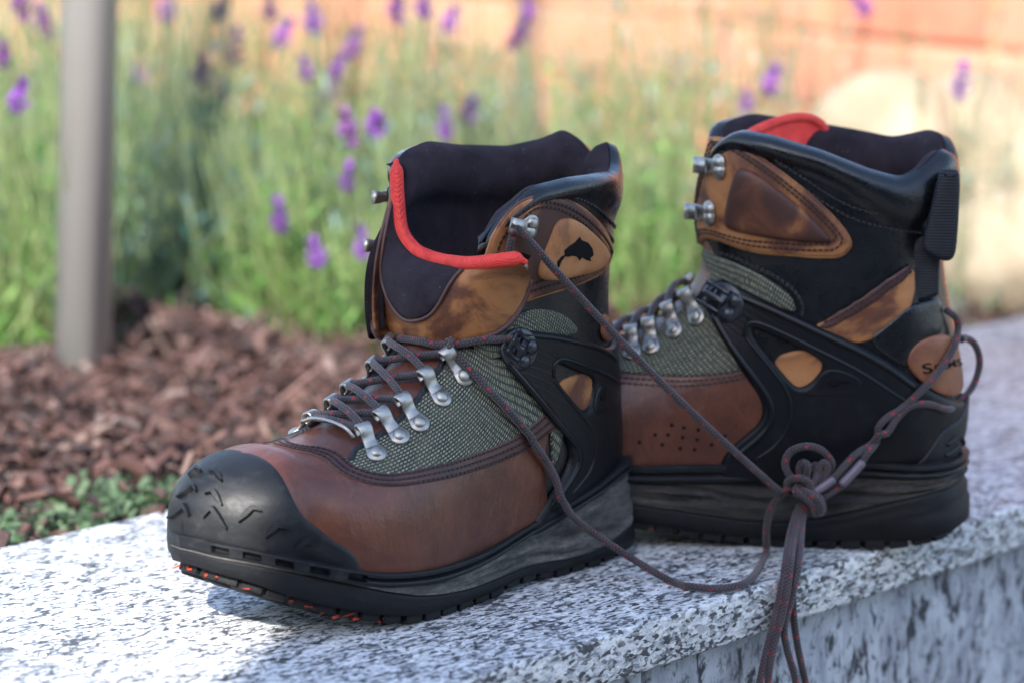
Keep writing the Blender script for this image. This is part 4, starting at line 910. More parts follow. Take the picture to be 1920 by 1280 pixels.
def print_text(B, txt, p0, p1, hgt, off, mat, name):
    """raised lettering bent onto the boot surface between two points"""
    cu = bpy.data.curves.new(name, 'FONT'); cu.body = txt; cu.size = 1.0; cu.offset = .018; cu.resolution_u = 3
    t = bpy.data.objects.new(name, cu); COL.objects.link(t); bpy.context.view_layer.update()
    me = t.evaluated_get(bpy.context.evaluated_depsgraph_get()).to_mesh(); V = np.array([tuple(v.co) for v in me.vertices]); F = [tuple(p.vertices) for p in me.polygons]
    bpy.data.objects.remove(t)
    w = V[:, 0].max(); p0 = np.array(p0); p1 = np.array(p1); ax = (p1 - p0) / w; up = np.array([ax[1], -ax[0]]); up = up / np.linalg.norm(up) * hgt / .72
    X = [B.hit(*(p0 + ax * v[0] + up * v[1]), off) for v in V]
    return mesh_obj(name, X, F, mat, B.root, False)
print_text(BB, 'S', c7((1313, 482))[0], c7((1356, 474))[0], 19, .0037, M['print'], 'lettering')
print_text(BB, 'IMMS', c7((1362, 472))[0], c7((1468, 448))[0], 13, .0037, M['print'], 'lettering')
# cuff
cufb = c6((250, 232), (330, 229), (430, 270), (560, 350), (700, 450), (850, 570), (980, 690), (1060, 780), (1110, 860), (1105, 910), (1050, 965), (950, 960), (700, 935), (450, 915), (200, 900), (135, 880), (112, 810), (130, 740), (172, 600), (192, 450), (228, 330))
cufb_uv = BB.P(cufb); panel(R_, 'cuff', cufb_uv, .0024, M['tan'], BB.root, r=.0016, off=.0012, sp=.003)
stitches(R_, [inset(cufb_uv, .0034), inset(cufb_uv, .0060)], .0038, M['thread'], BB.root)
cord_on(R_, list(cufb_uv) + [cufb_uv[0]], .0018, .0009, M['tan'], BB.root, 'cut_edge')
bpan('cuff_pad', c6((450, 410), (520, 430), (640, 520), (780, 630), (900, 740), (990, 840), (985, 870), (900, 870), (700, 845), (500, 815), (380, 795), (345, 760), (350, 680), (385, 520), (420, 430)), .0016, 'pad_dark', r=.0022, off=.0032, sp=.0025, dome=.0022, dome_r=.007)
_l = BB.P(c6((560, 310), (700, 400), (850, 500), (1000, 600), (1150, 670), (1300, 700), (1450, 720), (1540, 730)))
stitches(R_, [_l, [(u - .012, v) for u, v in _l]], .0012, M['black_thread'], BB.root)
for a, b in (((300, 400), (200, 385)), ((240, 690), (140, 665))): hooks(BB, c6(a)[0], c6(b)[0], .0036, 1.1)
u_, v_ = BB.uv(*c7((515, 195))[0]); black_hook(BB, R_.p(u_, v_) + R_.n(u_, v_) * .005, BB.hit(*c7((455, 150))[0], .005), R_.n(u_, v_), .95)
BL_n, BL_f = [], []
for a, b in EY:
    for q, lst in ((lambda p: p, BL_n), (lambda p: (p[0], 1 - p[1]), BL_f)):
        A, Bq = q(a), q(b); o = R_.p(*A) + R_.n(*A) * .0024; t, _ = lace_loop(BB, o, R_.p(*Bq), R_.n(*A)); lst.append(np.array(t))
# tongue seen over the collar (red inside)
tp = [(1400, 262, .010), (1440, 240, -.010), (1490, 224, -.026), (1532, 226, -.037), (1556, 248, -.041), (1562, 300, -.042)]
Tt = spline([BB.at(*p) for p in tp], 25); low = Tt - np.array([-.006, 0, .055])[None]; V = np.vstack([Tt, low]); Fq = [(i, i + 1, 26 + i, 25 + i) for i in range(24)]
V2 = V + np.array([.006, -.002, 0]); n0 = len(V); tgb = mesh_obj('tongue', np.vstack([V, V2]), Fq + [tuple(n0 + k for k in reversed(f)) for f in Fq] + [(i, n0 + i, n0 + i + 1, i + 1) for i in range(24)] + [(24, n0 + 24, n0 + 49, 49), (0, 25, n0 + 25, n0)], M['red'], BB.root)
v, f, uv = tube_geo(Tt + np.array([.003, -.001, 0]), .0036, 10); mesh_obj('red_binding', v, f, M['red'], tgb, True, uv)
# webbing pull loop on the heel
lp = c6((1660, 430), (1690, 416), (1765, 424), (1787, 448), (1783, 640), (1768, 880), (1752, 965), (1710, 993), (1650, 978), (1590, 950), (1548, 905), (1560, 830), (1610, 640))
def slab(B, px, y0, y1, name, mat, parent, bev=.0016):
    A = chaikin(np.array([B.at(x, y, (y0 + y1) / 2) for x, y in px]), 2); bm = bmesh.new()
    vs_ = [bm.verts.new((a[0], y1, a[2])) for a in A]; f = bm.faces.new(vs_); r = bmesh.ops.extrude_face_region(bm, geom=[f])
    for g in r['geom']:
        if isinstance(g, bmesh.types.BMVert): g.co.y = y0
    bmesh.ops.recalc_face_normals(bm, faces=bm.faces[:])
    ed = [e for e in bm.edges if len(e.link_faces) == 2 and e.calc_face_angle(0) > 1.2]; bmesh.ops.bevel(bm, geom=ed, offset=bev, segments=3, affect='EDGES', profile=.5)
    bm.verts.index_update(); V = [tuple(v.co) for v in bm.verts]; F = [[q.index for q in fc.verts] for fc in bm.faces]; bm.free()
    return mesh_obj(name, V, F, mat, parent, True, [(v[0], v[2]) for v in V])
slab(BB, c7((1256, 10), (1262, 120), (1264, 196), (1268, 198), (1330, 182), (1386, 160), (1390, 155), (1393, 0), (1420, -90), (1300, -90)), .024, .035, 'heel_webbing', M['webbing'], BB.root, .002)
slab(BB, lp, .034, .046, 'pull_loop', M['webbing'], BB.root, .004)

# ------------------------------------------------------------------ laces
LR = .0023
def lace(name, pts, parent, n=None, r=LR, mat='lace'):
    p = np.asarray(pts, float); ln = np.linalg.norm(np.diff(p, axis=0), axis=1).sum()
    v, f, uv = tube_geo(spline(p, n or max(24, int(ln / .0022))), r, 10); return mesh_obj(name, v, f, M[mat], parent, True, uv)
def zigzag(B, N, F, parent, sag=.0):
    S_ = B.S; n_in = lambda p: np.array(S_.n(*S_.nearest(p)))
    def run(seq, lift):
        pts = []
        for i in range(len(seq)):
            pts.append(seq[i])
            if i < len(seq) - 1:
                m = (seq[i] + seq[i + 1]) / 2; nrm = n_in(m); su = S_.p(*S_.nearest(m)); base = max((m - su) @ nrm, 0)
                for t in (.28, .5, .72):
                    q = seq[i] * (1 - t) + seq[i + 1] * t; s2 = S_.p(*S_.nearest(q)); n2 = n_in(q); hh = (q - s2) @ n2
                    pts.append(q + n2 * max(lift - hh, 0))
        return [B.w(p) for p in pts]
    out = []
    for i in range(4):
        lace('cross_strand', run([F[i], N[i + 1]], .0050), parent); lace('cross_strand', run([N[i], F[i + 1]], .0095), parent)
    lace('cross_strand', run([N[0] + np.array([0, 0, -.001]), F[0] + np.array([0, 0, -.001])], .006), parent)
KNOT_Y = .062
K = lambda x, y, d=KNOT_Y: BB.w(BB.at(*c8((x, y))[0], d))
lf = empty('boot_lace', tuple(FB.w((.2, 0, .13)))); tag(lf, 'dark red-flecked lace threaded through the brown boot with the open tongue', 'lace', 'boot laces')
lf_root = lf
def under(parent, objs):
    for o in objs:
        o.parent = parent; o.matrix_parent_inverse = Matrix.Translation(parent.location).inverted()
before = set(bpy.data.objects)
zigzag(FB, loops_n, loops_f, None)
# top turns round the tongue
W = FB.w; H = FB.hit
top_pts = [loops_f[4]] + [H(*p, .0065) for p in c2((860, 112), (1000, 138), (1180, 185), (1300, 205), (1430, 172), (1560, 120))] + [FB.hit(*c2((1720, 120))[0], .006)]
lace('top_strand', [W(p) for p in top_pts], None)
knot = K(330, 400)
mid = [H(*p, .0062) for p in c2((1345, 190), (1450, 330), (1560, 460), (1660, 575), (1760, 690), (1860, 810))] + [H(*p, .0070) for p in c4((850, 175), (925, 285), (985, 390))]
mid += [FB.at(*p, .0555) for p in c4((1085, 545), (1220, 700))]
gl = [ground(*p, .0035) for p in ((1245, 1082), (1300, 1099), (1360, 1101), (1405, 1086))]
tail = [K(184, 690, .060), K(190, 560, .062), K(215, 470, .063), K(265, 400, .066), K(300, 372, .068)]
lace('loose_strand', [W(loops_n[4]), W(loops_n[4] + np.array([-.004, 0, .006]))] + [W(p) for p in mid] + gl + tail, None)
hk1 = np.array(h1); k2 = K(255, 400, .068); line = [W(hk1) * (1 - t) + k2 * t - np.array([0, 0, .006 * math.sin(math.pi * t)]) for t in np.linspace(0, 1, 9)]
lace('taut_strand', [W(FB.hit(*c1((775, 720))[0], .006)), W(FB.hit(*c1((772, 640))[0], .007)), W(FB.hit(*c1((785, 560))[0], .008)), W(hk1)] + line[1:], None)
v, f, uv = tube_geo(spline([W(H(*p, o)) for p, o in zip(c2((350, 812), (430, 808), (530, 830), (630, 862), (680, 885)), (.010, .012, .013, .012, .008))], 24), .0012, 8)
bar = mesh_obj('wire_bar', v, f, M['nickel'], None, True, uv)
under(lf, [o for o in bpy.data.objects if o not in before])
lb = empty('boot_lace', tuple(BB.w((.1, .06, .05)))); tag(lb, 'dark red-flecked lace looped round the heel of the back boot and knotted', 'lace', 'boot laces')
before = set(bpy.data.objects)
zigzag(BB, BL_n, BL_f, None)
# knot: bights and turns
lace('knot_bight', [K(470, 330, .060), K(492, 265, .062), K(445, 206, .066), K(372, 187, .069), K(300, 212, .070), K(276, 268, .070), K(300, 325, .069), K(345, 350, .067), K(390, 370, .064)], None)
lace('knot_turn', [K(285, 372, .062), K(292, 345, .070), K(345, 334, .074), K(385, 355, .073), K(392, 395, .069), K(350, 410, .064), K(300, 400, .060)], None)
lace('knot_turn', [K(400, 380, .062), K(345, 372, .070), K(322, 392, .074), K(370, 425, .076), K(405, 458, .075), K(415, 490, .069), K(440, 495, .064), K(450, 465, .064), K(430, 420, .070), K(380, 385, .072)], None)
lace('knot_turn', [K(415, 500, .062), K(445, 480, .072), K(420, 430, .0755), K(370, 395, .0745), K(330, 388, .068)], None)
lace('knot_bight', [K(350, 340, .066), K(342, 285, .068), K(358, 262, .070), K(380, 280, .070), K(372, 345, .067)], None)
lace('knot_bight', [K(432, 350, .064), K(436, 285, .066), K(455, 262, .067), K(472, 285, .066), K(455, 350, .064)], None)
lace('knot_bight', [K(385, 290, .063), K(420, 275, .064), K(420, 320, .066), K(400, 370, .068)], None)
# double strand up to the heel loop
bh = lambda x, y, o=.006: BB.w(BB.hit(*c8((x, y))[0], o))
b7 = lambda x, y, o=.006: BB.w(BB.hit(*c7((x, y))[0], o))
lace('heel_strand', [K(400, 430, .066), K(460, 415, .064), K(540, 365, .062), K(610, 290, .060), K(655, 220, .058), bh(690, 150, .007), bh(700, 85, .007), bh(740, 40, .007), b7(1220, 625), b7(1290, 560), b7(1360, 480), b7(1420, 380), b7(1440, 310, .005), b7(1425, 260, .006), b7(1398, 225, .004)], None)
tipA = [K(395, 408, .066), K(420, 393, .069), K(470, 360, .067), K(500, 338, .066)]
lace('heel_strand', [K(490, 345, .066), K(540, 290, .064), K(600, 225, .061), bh(660, 160, .009), bh(700, 110, .011), bh(735, 105, .009), bh(770, 55, .007), b7(1215, 650), b7(1260, 610), b7(1330, 605), b7(1400, 628), BB.w(BB.at(*c7((1470, 605))[0], .010)), BB.w(BB.at(*c7((1530, 540))[0], -.002)), BB.w(BB.at(*c7((1560, 440))[0], -.006)), BB.w(BB.at(*c7((1540, 365))[0], -.004)), BB.w(BB.at(*c7((1500, 338))[0], .002)), b7(1455, 350, .005)], None)
lace('lace_tip', tipA, None, 16, .0029, 'aglet'); lace('lace_tip', [K(538, 362, .0655), K(580, 320, .0645), K(632, 262, .0625)], None, 16, .0030, 'aglet')
LACE_B = (lb, before)
# ------------------------------------------------------------------ granite ledge
LA = ground(871, 1273); LB = ground(1920, 945); LANG = math.atan2(LB[1] - LA[1], LB[0] - LA[0]); LE = np.array([math.cos(LANG), math.sin(LANG), 0]); LN = np.array([-LE[1], LE[0], 0])
ledge = empty('granite_wall', tuple(LA), LANG); tag(ledge, 'low granite garden wall with a pale speckled coping that carries both boots', 'wall')
lx = lambda P: float((np.asarray(P) - LA) @ LE)
def block(name, x0, x1, y0, y1, z0, z1, mat, parent, bev, cuts=0, jit=0.0):
    bm = bmesh.new(); bmesh.ops.create_cube(bm, size=1)
    for v in bm.verts: v.co = Vector((x0 + (v.co.x + .5) * (x1 - x0), y0 + (v.co.y + .5) * (y1 - y0), z0 + (v.co.z + .5) * (z1 - z0)))
    bmesh.ops.bevel(bm, geom=bm.edges[:], offset=bev, segments=3, affect='EDGES', profile=.5)
    bm.verts.index_update(); V = [tuple(v.co) for v in bm.verts]; F = [[q.index for q in f.verts] for f in bm.faces]; bm.free()
    o = mesh_obj(name, V, F, mat, parent, True); return o
j1 = lx(ground(150, 1254)); LW = .404
for x0, x1 in ((j1 - 1.0, j1 - .0011), (j1 + .0011, j1 + 1.15), (j1 + 1.1525, j1 + 2.4)): block('coping_slab', x0, x1, 0, LW, -.030, 0, M['granite'], ledge, .0022)
for x0, x1 in ((j1 - 1.0, j1 + .30), (j1 + .304, j1 + 2.4)): block('wall_stone', x0, x1, .016, LW - .016, -.55, -.0305, M['split_granite'], ledge, .004)
# ------------------------------------------------------------------ ground behind and in front
def sheet(name, pts, z, mat):
    o = mesh_obj(name, [(x, y, z) for x, y in pts], [tuple(range(len(pts)))], mat, None, False); tag(o, kind='structure'); return o
far0 = LA + LN * (LW - .01)
def side(a, b): p = far0 + LE * a + LN * b; return (p[0], p[1])
sheet('planting_bed', [side(-6, 0), side(9, 0), side(9, 12), side(-6, 12)], -.034, M['soil'])
fr = lambda a, b: tuple((LA + LE * a - LN * b)[:2])
sheet('paving', [fr(-30, 40), fr(30, 40), fr(30, -.02), fr(-30, -.02)], -.55, M['paving'])
sheet('ground', [(-90, -90), (90, -90), (90, 90), (-90, 90)], -.60, M['soil'])
# bark mulch: thousands of shards
def mulch():
    rr = random.Random(3); V = []; F = []; 
    def chip(p, s):
        k = len(V); L = s * rr.uniform(.7, 1.6); w = s * rr.uniform(.35, .7); t = s * rr.uniform(.10, .3)
        if rr.random() < .13: L, w, t = rr.uniform(.03, .065), rr.uniform(.002, .005), rr.uniform(.0015, .004)
        m = Matrix.Rotation(rr.uniform(0, 6.3), 3, 'Z') @ Matrix.Rotation(rr.gauss(0, .5), 3, 'Y') @ Matrix.Rotation(rr.gauss(0, .5), 3, 'X')
        pts = [(-L / 2, -w / 2 * rr.uniform(.4, 1), -t / 2), (L / 2 * rr.uniform(.7, 1), -w / 2 * rr.uniform(.3, 1), -t / 2), (L / 2, w / 2 * rr.uniform(.3, 1), -t / 2), (-L / 2 * rr.uniform(.7, 1), w / 2, -t / 2)]
        pts += [(a * rr.uniform(.7, .95), b * rr.uniform(.6, .95), t / 2 + rr.uniform(-.2, .3) * t) for a, b, _ in pts]
        V.extend([tuple(Vector(p) + m @ Vector(q)) for q in pts]); F.extend([tuple(k + i for i in f) for f in ((0, 3, 2, 1), (4, 5, 6, 7), (0, 1, 5, 4), (1, 2, 6, 5), (2, 3, 7, 6), (3, 0, 4, 7))])
    n = 0
    while n < 20000:
        a = rr.uniform(-.9, 2.3); b = rr.uniform(.0, 1.7); p = far0 + LE * a + LN * b
        if abs(p[0]) > .235 * p[1] + .08 or p[1] > 3.1: continue
        near = b < .13 and rr.random() < .6
        if near: continue
        hump = .006 * math.sin(p[0] * 9 + 1) * math.sin(p[1] * 7) + .012 * math.sin(p[0] * 23 + p[1] * 17)
        chip((p[0], p[1], -.026 + hump * min(b / .2, 1) + rr.uniform(-.008, .014) + .022 * min(b / .4, 1)), rr.choice((.005, .007, .009, .012, .015, .021))); n += 1
    o = mesh_obj('bark_mulch', V, F, M['mulch'], None, False); tag(o, 'reddish brown bark mulch spread over the planting bed', 'mulch', kind='stuff')
mulch()
def moss():
    rr = random.Random(5); V = []; F = []
    for _ in range(1100):
        a = rr.uniform(-.10, .40); b = abs(rr.gauss(.075, .03)); p = far0 + LE * a + LN * (b + .012)
        k = .5 + .5 * math.sin(a * 31) * math.sin(a * 13 + 2)
        if rr.random() > k * 1.1 + .05: continue
        h = rr.uniform(.002, .009); an = rr.uniform(0, 6.3); w = rr.uniform(.002, .007); k0 = len(V)
        d = np.array([math.cos(an), math.sin(an), 0]); s = np.array([-d[1], d[0], 0]) * w; p = p + np.array([0, 0, -.026 + .014 * k])
        V += [tuple(p - s), tuple(p + s), tuple(p + d * h * .8 + s * .6 + np.array([0, 0, h])), tuple(p + d * h * .9 - s * .6 + np.array([0, 0, h]))]; F.append((k0, k0 + 1, k0 + 2, k0 + 3))
    o = mesh_obj('moss', V, F, M['moss'], None, False); tag(o, 'low green moss growing along the back edge of the ledge', 'moss', kind='stuff')
moss()
# ------------------------------------------------------------------ steel post
pb = ground(149, 690, -.01)
post = empty('steel_post', (pb[0], pb[1], -.06)); tag(post, 'brushed steel tube post rising from the bark mulch', 'post')
post.rotation_euler = (0, math.radians(2.9), 0)
v, f = lathe_geo([(.0001, 0), (.0245, 0), (.0245, 2.4), (.0001, 2.4)], 48); mesh_obj('tube', v, f, M['steel'], post)
v, f = lathe_geo([(.0001, -.02), (.06, -.02), (.06, .006), (.058, .008), (.0001, .008)], 40); mesh_obj('base_plate', v, f, M['steel'], post)
v, f = lathe_geo([(.0001, 2.4), (.026, 2.4), (.026, 2.412), (.02, 2.42), (.0001, 2.424)], 40); mesh_obj('cap', v, f, M['steel'], post)
# ------------------------------------------------------------------ brick wall
wd = np.array([-.51, .86, 0]); wd /= np.linalg.norm(wd); wn_ = np.array([-wd[1], wd[0], 0]); wn_ = wn_ if wn_[1] < 0 else -wn_
W0 = np.array([.148 * 3.05, 3.05, 0]); wang = math.atan2(wd[1], wd[0])
wall = empty('brick_wall', (W0[0], W0[1], -.06), wang); tag(wall, 'sunlit orange brick wall behind the lavender', 'wall')
sgn = 1 if (np.array([-wd[1], wd[0]]) @ wn_[:2]) > 0 else -1      # local +y side that faces the camera
block('mortar_core', -1.0, 3.4, -.12 * sgn - .004 if sgn > 0 else .004, -.004 if sgn > 0 else .12, 0, .72, M['mortar'], wall, .002)
v, f = box_geo(.288, .10, .080, .004); b0 = None
for row in range(8):
    for k in range(-3, 12):
        x = k * .30 + (.15 if row % 2 else 0) + .15
        if b0 is None: b = b0 = mesh_obj('brick', v, f, M['brick'], wall, False)
        else: b = b0.copy(); COL.objects.link(b)
        b.location = (x, -sgn * .046 + sgn * random.uniform(-.002, .002), .045 + row * .090); b.rotation_euler = (0, random.uniform(-.006, .006), random.uniform(-.006, .006))
# ------------------------------------------------------------------ boulders
def boulder(px, py, depth, r, squash, seed, label):
    d = ray(px, py); c = CC + d * depth; rr = random.Random(seed); bm = bmesh.new(); bmesh.ops.create_icosphere(bm, subdivisions=4, radius=1)
    ph = [(rr.uniform(.8, 2.4), Vector((rr.gauss(0, 1), rr.gauss(0, 1), rr.gauss(0, 1))).normalized(), rr.uniform(0, 6)) for _ in range(9)]
    for v in bm.verts:
        n = v.co.normalized(); k = 1 + sum(.045 * math.sin(n.dot(q) * f * 2.2 + p) for f, q, p in ph); v.co = Vector((n.x * r * k, n.y * r * k * .9, n.z * squash * k))
    bm.verts.index_update(); V = [tuple(v.co) for v in bm.verts]; F = [[q.index for q in f.verts] for f in bm.faces]; bm.free()
    o = mesh_obj('boulder', V, F, M['boulder'], None, True); o.location = c; tag(o, label, 'stone', 'boulders by the brick wall')
boulder(1660, 262, 2.75, .075, .080, 1, 'rounded cream boulder rising behind the collar of the back boot')
boulder(1865, 300, 2.80, .095, .085, 4, 'cream boulder between the rounded one and the ledge end')
boulder(1905, 470, 2.68, .085, .060, 8, 'low pale boulder lying at the far edge of the ledge')
boulder(1750, 440, 2.85, .10, .11, 11, 'cream boulder half hidden behind the heel strap of the back boot')
# ------------------------------------------------------------------ lavender
def flower_meshes():
    out = []
    for kind in range(3):
        rr = random.Random(20 + kind); mb = MB(); L = (.034, .028, .024)[kind]
        for _ in range(70):
            t = rr.random(); a = rr.uniform(0, 6.3); r = .0068 * math.sin(math.pi * (.12 + .8 * t)) * rr.uniform(.7, 1.15); c = np.array([r * math.cos(a), r * math.sin(a), t * L]); o = np.array([math.cos(a), math.sin(a), rr.uniform(-.2, .9)]); s = rr.uniform(.0022, .004)
            q = np.cross(o, [0, 0, 1.0]); q = q / np.linalg.norm(q) * s; mb.add([c - q, c + o * s * 1.6 - q * .3, c + q, c + np.array([0, 0, s])], [(0, 1, 3), (1, 2, 3), (0, 2, 1)])
        for k in range(4):
            a = k * 1.57 + .3; c = np.array([0, 0, L * .92]); o = np.array([math.cos(a) * .5, math.sin(a) * .5, 1]); q = np.array([-math.sin(a), math.cos(a), 0]) * .004
            mb.add([c - q, c + q, c + o * .013 + q * .7, c + o * .013 - q * .7], [(0, 1, 2, 3)])
        me_o = mb.obj('flower_spike', M['petal' if kind != 1 else 'petal_dark'], None, False); out.append(me_o.data); bpy.data.objects.remove(me_o)
    return out
FLOW = flower_meshes()
def lavender(px, depth, h, spread, nstem, nflower, mat, seed, label, leaves=20, base_z=-.045, flowers_px=()):
    rr = random.Random(seed); d = ray(px, 600); c = CC + d * depth; c[2] = base_z
    root = empty('lavender_plant', tuple(c)); tag(root, label, 'plant', 'lavender plants in the bed')
    mb = MB(); st = MB(); tips = []
    for s in range(nstem):
        a = rr.uniform(0, 6.283); tilt = abs(rr.gauss(0, .5)) * spread; L = h * rr.uniform(.55, 1.08) * (1 - .18 * tilt)
        b = np.array([rr.gauss(0, .035), rr.gauss(0, .035), 0]) * (h / .35); dr = np.array([math.cos(a) * math.sin(tilt), math.sin(a) * math.sin(tilt), math.cos(tilt)])
        pts = [b + dr * L * t + np.array([0, 0, .05 * L * t * t]) + np.array([math.cos(a + 1), math.sin(a + 1), 0]) * .02 * math.sin(t * 3) for t in np.linspace(0, 1, 5)]
        V, F, uv = tube_geo(pts, np.linspace(.0013, .0006, 5), 3, False); st.add(V, F)
        for k in range(leaves):
            t = .04 + .88 * rr.random() ** 1.9; i = min(int(t * 4), 3); p = pts[i] + (pts[i + 1] - pts[i]) * (t * 4 - i); an = rr.uniform(0, 6.283); l = rr.uniform(.016, .040) * (1.1 - .6 * t); w = l * rr.uniform(.05, .10)
            o = np.array([math.cos(an), math.sin(an), rr.uniform(.5, 1.6)]); o /= np.linalg.norm(o); q = np.cross(o, [math.sin(an * 3), .3, 1]); q = q / np.linalg.norm(q) * w
            mb.add([p - q * .3, p + o * l * .5 - q, p + o * l, p + o * l * .5 + q], [(0, 1, 2, 3)])
        tips.append((pts[-1], pts[-1] - pts[-2]))
    mb.obj('foliage', mat, root, False)
    pick = []
    for (fx_, fy_) in flowers_px:
        q = CC + ray(fx_, fy_) * (min(depth, 2.75) - rr.uniform(.10, .25)) - c; b = np.array([rr.gauss(0, .02), rr.gauss(0, .02), 0])
        pts = [b * (1 - t) + q * t + np.array([rr.gauss(0, .004), rr.gauss(0, .004), .10 * np.linalg.norm(q[:2]) * math.sin(math.pi * t)]) for t in np.linspace(0, 1, 6)]; pts[-1] = q
        V, F, uv = tube_geo(pts, np.linspace(.0013, .0008, 6), 4, False); st.add(V, F); pick.append((q - np.array([0, 0, .012]), np.array([rr.gauss(0, .3), rr.gauss(0, .3), 1])))
    st.obj('stems', M['stem'], root, False)
    for p, t in pick:
        o = bpy.data.objects.new('flower_spike', FLOW[rr.randrange(3)]); COL.objects.link(o); o.parent = root; o.location = p
        o.rotation_mode = 'QUATERNION'; o.rotation_quaternion = Vector(t).to_track_quat('Z', 'Y'); k = rr.uniform(.65, .95); o.scale = (k, k, k)
    return root, c
PL = [ # px depth height spread stems flowers material
 (20, 2.58, .36, .75, 90, 5, 'lime', 'yellow-green lavender at the foot of the steel post'), (90, 2.95, .42, .7, 110, 5, 'sage', 'grey-green lavender standing behind the steel post'),
 (330, 2.70, .36, .85, 130, 0, 'sage', 'dense sage lavender without flowers beside the steel post'), (430, 3.05, .36, .7, 120, 6, 'sage', 'tall lavender with open purple heads right of the post'),
 (560, 2.66, .25, 1.1, 120, 3, 'lime', 'low lime-green lavender at the edge of the bark mulch'), (640, 3.0, .40, .7, 110, 7, 'lime', 'tall yellow-green lavender behind the open boot collar'),
 (770, 2.78, .33, .95, 130, 6, 'sage', 'spreading sage lavender directly behind the boot tongue'), (860, 3.1, .38, .7, 90, 5, 'silver', 'silvery lavender in front of the brick wall'),
 (930, 2.85, .30, 1.0, 120, 2, 'sage', 'rounded sage lavender behind the cuff of the open boot'), (1080, 2.95, .33, .9, 110, 0, 'silver', 'silver-leaved lavender without flowers between the two boots'),
 (1200, 2.75, .30, .95, 120, 0, 'lime', 'bright lime lavender between the two boots'), (1240, 3.0, .46, .45, 40, 1, 'silver', 'thin pale lavender stalks rising between the boots'),
 (1380, 2.9, .44, .55, 46, 2, 'silver', 'sparse silvery lavender behind the hooks of the back boot'), (1780, 2.66, .34, .35, 12, 1, 'silver', 'few lavender stalks standing among the boulders'), (1880, 2.75, .16, .8, 24, 0, 'silver', 'small silvery lavender by the low pale boulder'),
 (700, 2.60, .15, 1.2, 120, 2, 'lime', 'lowest lime lavender tuft touching the bark mulch'), (240, 3.35, .50, .6, 80, 3, 'sage', 'sage lavender farthest back near the brick wall'), (1560, 3.0, .40, .4, 14, 1, 'silver', 'single thin lavender stand left of the rounded boulder')]
FLPX = [(45, 15), (90, 45), (5, 100), (28, 185), (310, 20), (375, 140), (415, 175), (400, 15), (510, 15), (520, 62), (590, 40), (575, 130), (630, 125), (655, 85), (745, 20), (800, 10), (835, 38), (870, 208), (838, 240), (660, 250), (705, 226), (650, 335), (600, 478), (680, 460), (530, 412), (625, 175), (1440, 155), (1400, 190), (1630, 8), (1800, 165), (960, 70), (990, 18), (440, 100), (265, 140)]
fl = {i: [] for i in range(len(PL))}
for q in FLPX:
    i = min((i for i in range(len(PL)) if PL[i][5] > 0), key=lambda i: abs(PL[i][0] - q[0]) + (150 if (q[1] < 200) != (PL[i][2] > .3) else 0)); fl[i].append(q)
for i, (px, dp, h, sp, ns, nf, mt, lb_) in enumerate(PL): lavender(px, dp - (.13 if dp < 2.82 and px < 1500 else 0), h, sp, int(ns * 1.1), nf, M[mt], 100 + i, lb_, 26, flowers_px=fl[i])
# ------------------------------------------------------------------ hanging lace ends (over the edge of the coping)
def edge_plane(px, py, out=.007):
    d = ray(px, py); n = -LN; t = (n @ (LA + n * out - CC)) / (n @ d); return CC + d * t
HL = [[(345, 455), (320, 520), (295, 610), (278, 720), (262, 830), (232, 960), (200, 1090), (165, 1240), (140, 1400)],
      [(356, 460), (338, 530), (316, 620), (300, 730), (286, 850), (258, 980), (224, 1110), (200, 1240), (190, 1400)],
      [(372, 468), (350, 540), (332, 640), (320, 750), (312, 870), (318, 1000), (336, 1120), (362, 1240), (395, 1400)],
      [(362, 470), (352, 550), (346, 650), (334, 760), (302, 900), (272, 1020), (284, 1120), (318, 1240), (345, 1400)]]
for si, st_ in enumerate(HL):
    pts = []
    for (x, y) in st_:
        px, py = c8((x, y))[0]; e = edge_plane(px, py, .0065 + .003 * (si % 2)); k = K(x, y, .068); de = (e - CC) @ CF; dk = (k - CC) @ CF
        w = min(max((y - 470) / 330, 0), 1); w = w * w * (3 - 2 * w); pts.append(k * (1 - w) + e * w if dk < de + .5 else e)
    lace('hanging_strand', pts, None)
lb, before = LACE_B
under(lb, [o for o in bpy.data.objects if o not in before and o.name.split('.')[0] in ('cross_strand', 'knot_bight', 'knot_turn', 'heel_strand', 'lace_tip', 'hanging_strand')])
# ------------------------------------------------------------------ parasol added out of view to block the sun from the boots
sd = np.array(SUN_DIR); ex = np.array([-sd[1], sd[0], 0]); ex /= np.linalg.norm(ex); ey = np.cross(sd, ex); ey = ey if ey[2] > 0 else -ey
pr2 = lambda P: np.array([P @ ex, P @ ey])
e0, e1 = pr2(ground(290, 1280)) + np.array([.034, 0]), pr2(FB.w(FB.hit(585, 880, .002))); ed = np.array([math.cos(math.radians(88)), math.sin(math.radians(88))]); ang = math.atan2(ed[1], ed[0])
RAD = .70; nn_ = np.array([ed[1], -ed[0]]); ap = RAD * math.cos(math.pi / 8); cc2 = e0 + nn_ * ap + ed * PARA_SHIFT
tdist = 2.3; pc = ex * cc2[0] + ey * cc2[1] + sd * tdist
pr = empty('added_sunblocker', (float(pc[0] - .75), float(pc[1] - .25), -.55)); tag(pr, 'added cream octagonal parasol tilted over the paving in front of the ledge', 'sunblocker')
loc0 = np.array(pr.location); cen = pc - loc0; V = []; F = []
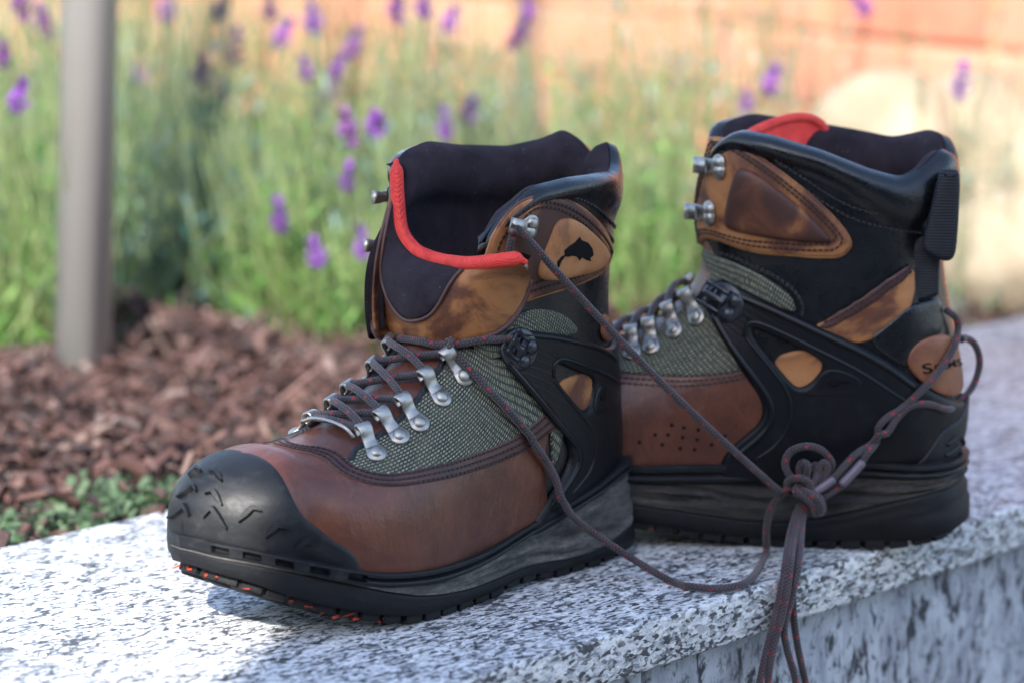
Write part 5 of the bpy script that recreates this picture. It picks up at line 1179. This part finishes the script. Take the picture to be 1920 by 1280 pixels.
for s_, up in ((0, 0), (1, -.010)):
    V.append(tuple(cen + sd * (.16 + up)))
    for k in range(8):
        a = ang + math.pi / 8 + k * math.pi / 4; V.append(tuple(cen + ex * RAD * math.cos(a) + ey * RAD * math.sin(a) + sd * up))
for k in range(8): F += [(0, 1 + k, 1 + (k + 1) % 8), (9, 10 + (k + 1) % 8, 10 + k), (1 + k, 10 + k, 10 + (k + 1) % 8, 1 + (k + 1) % 8)]
mesh_obj('canopy', V, F, M['canvas'], pr, False)
v, f, uv = tube_geo([(0, 0, 0), (0, 0, cen[2] * .8), tuple(cen * np.array([.2, .2, 0]) + np.array([0, 0, cen[2] * .95])), tuple(cen + sd * .14)], .019, 14); mesh_obj('pole', v, f, M['wood'], pr)
v, f = lathe_geo([(.0001, 0), (.24, 0), (.24, .05), (.06, .08), (.03, .2), (.0001, .2)], 30); mesh_obj('foot', v, f, M['paving'], pr)
for k in range(8):
    a = ang + math.pi / 8 + k * math.pi / 4; e_ = cen + ex * RAD * .98 * math.cos(a) + ey * RAD * .98 * math.sin(a) - sd * .016
    v, f, uv = tube_geo([tuple(cen + sd * .135), tuple(e_)], .006, 6); mesh_obj('rib', v, f, M['wood'], pr)
# ------------------------------------------------------------------ added hedge out of view behind the camera to block low sky light
def hedge():
    rr = random.Random(9); nx, nz = 90, 26; V = []; F = []; prof = [(-3.6, z) for z in np.linspace(-.55, 2.25, 20)] + [(-3.75, 2.35), (-4.1, 2.38), (-4.5, 2.3), (-4.6, 2.0), (-4.6, .8), (-4.6, -.55)]; m = len(prof)
    for i in range(nx):
        for y, z in prof: V.append((-7 + 14 * i / (nx - 1) + rr.gauss(0, .02), y + rr.gauss(0, .045), z + rr.gauss(0, .03) * (z > -.5)))
    for i in range(nx - 1):
        for j in range(m - 1): F.append((i * m + j, i * m + j + 1, (i + 1) * m + j + 1, (i + 1) * m + j))
    F += [tuple(range(m)), tuple(reversed([(nx - 1) * m + j for j in range(m)]))]
    o = mesh_obj('hedge', V, F, M['hedge'], None, True); tag(o, 'added tall dark green hedge closing the paved yard opposite the ledge', 'hedge')
hedge()
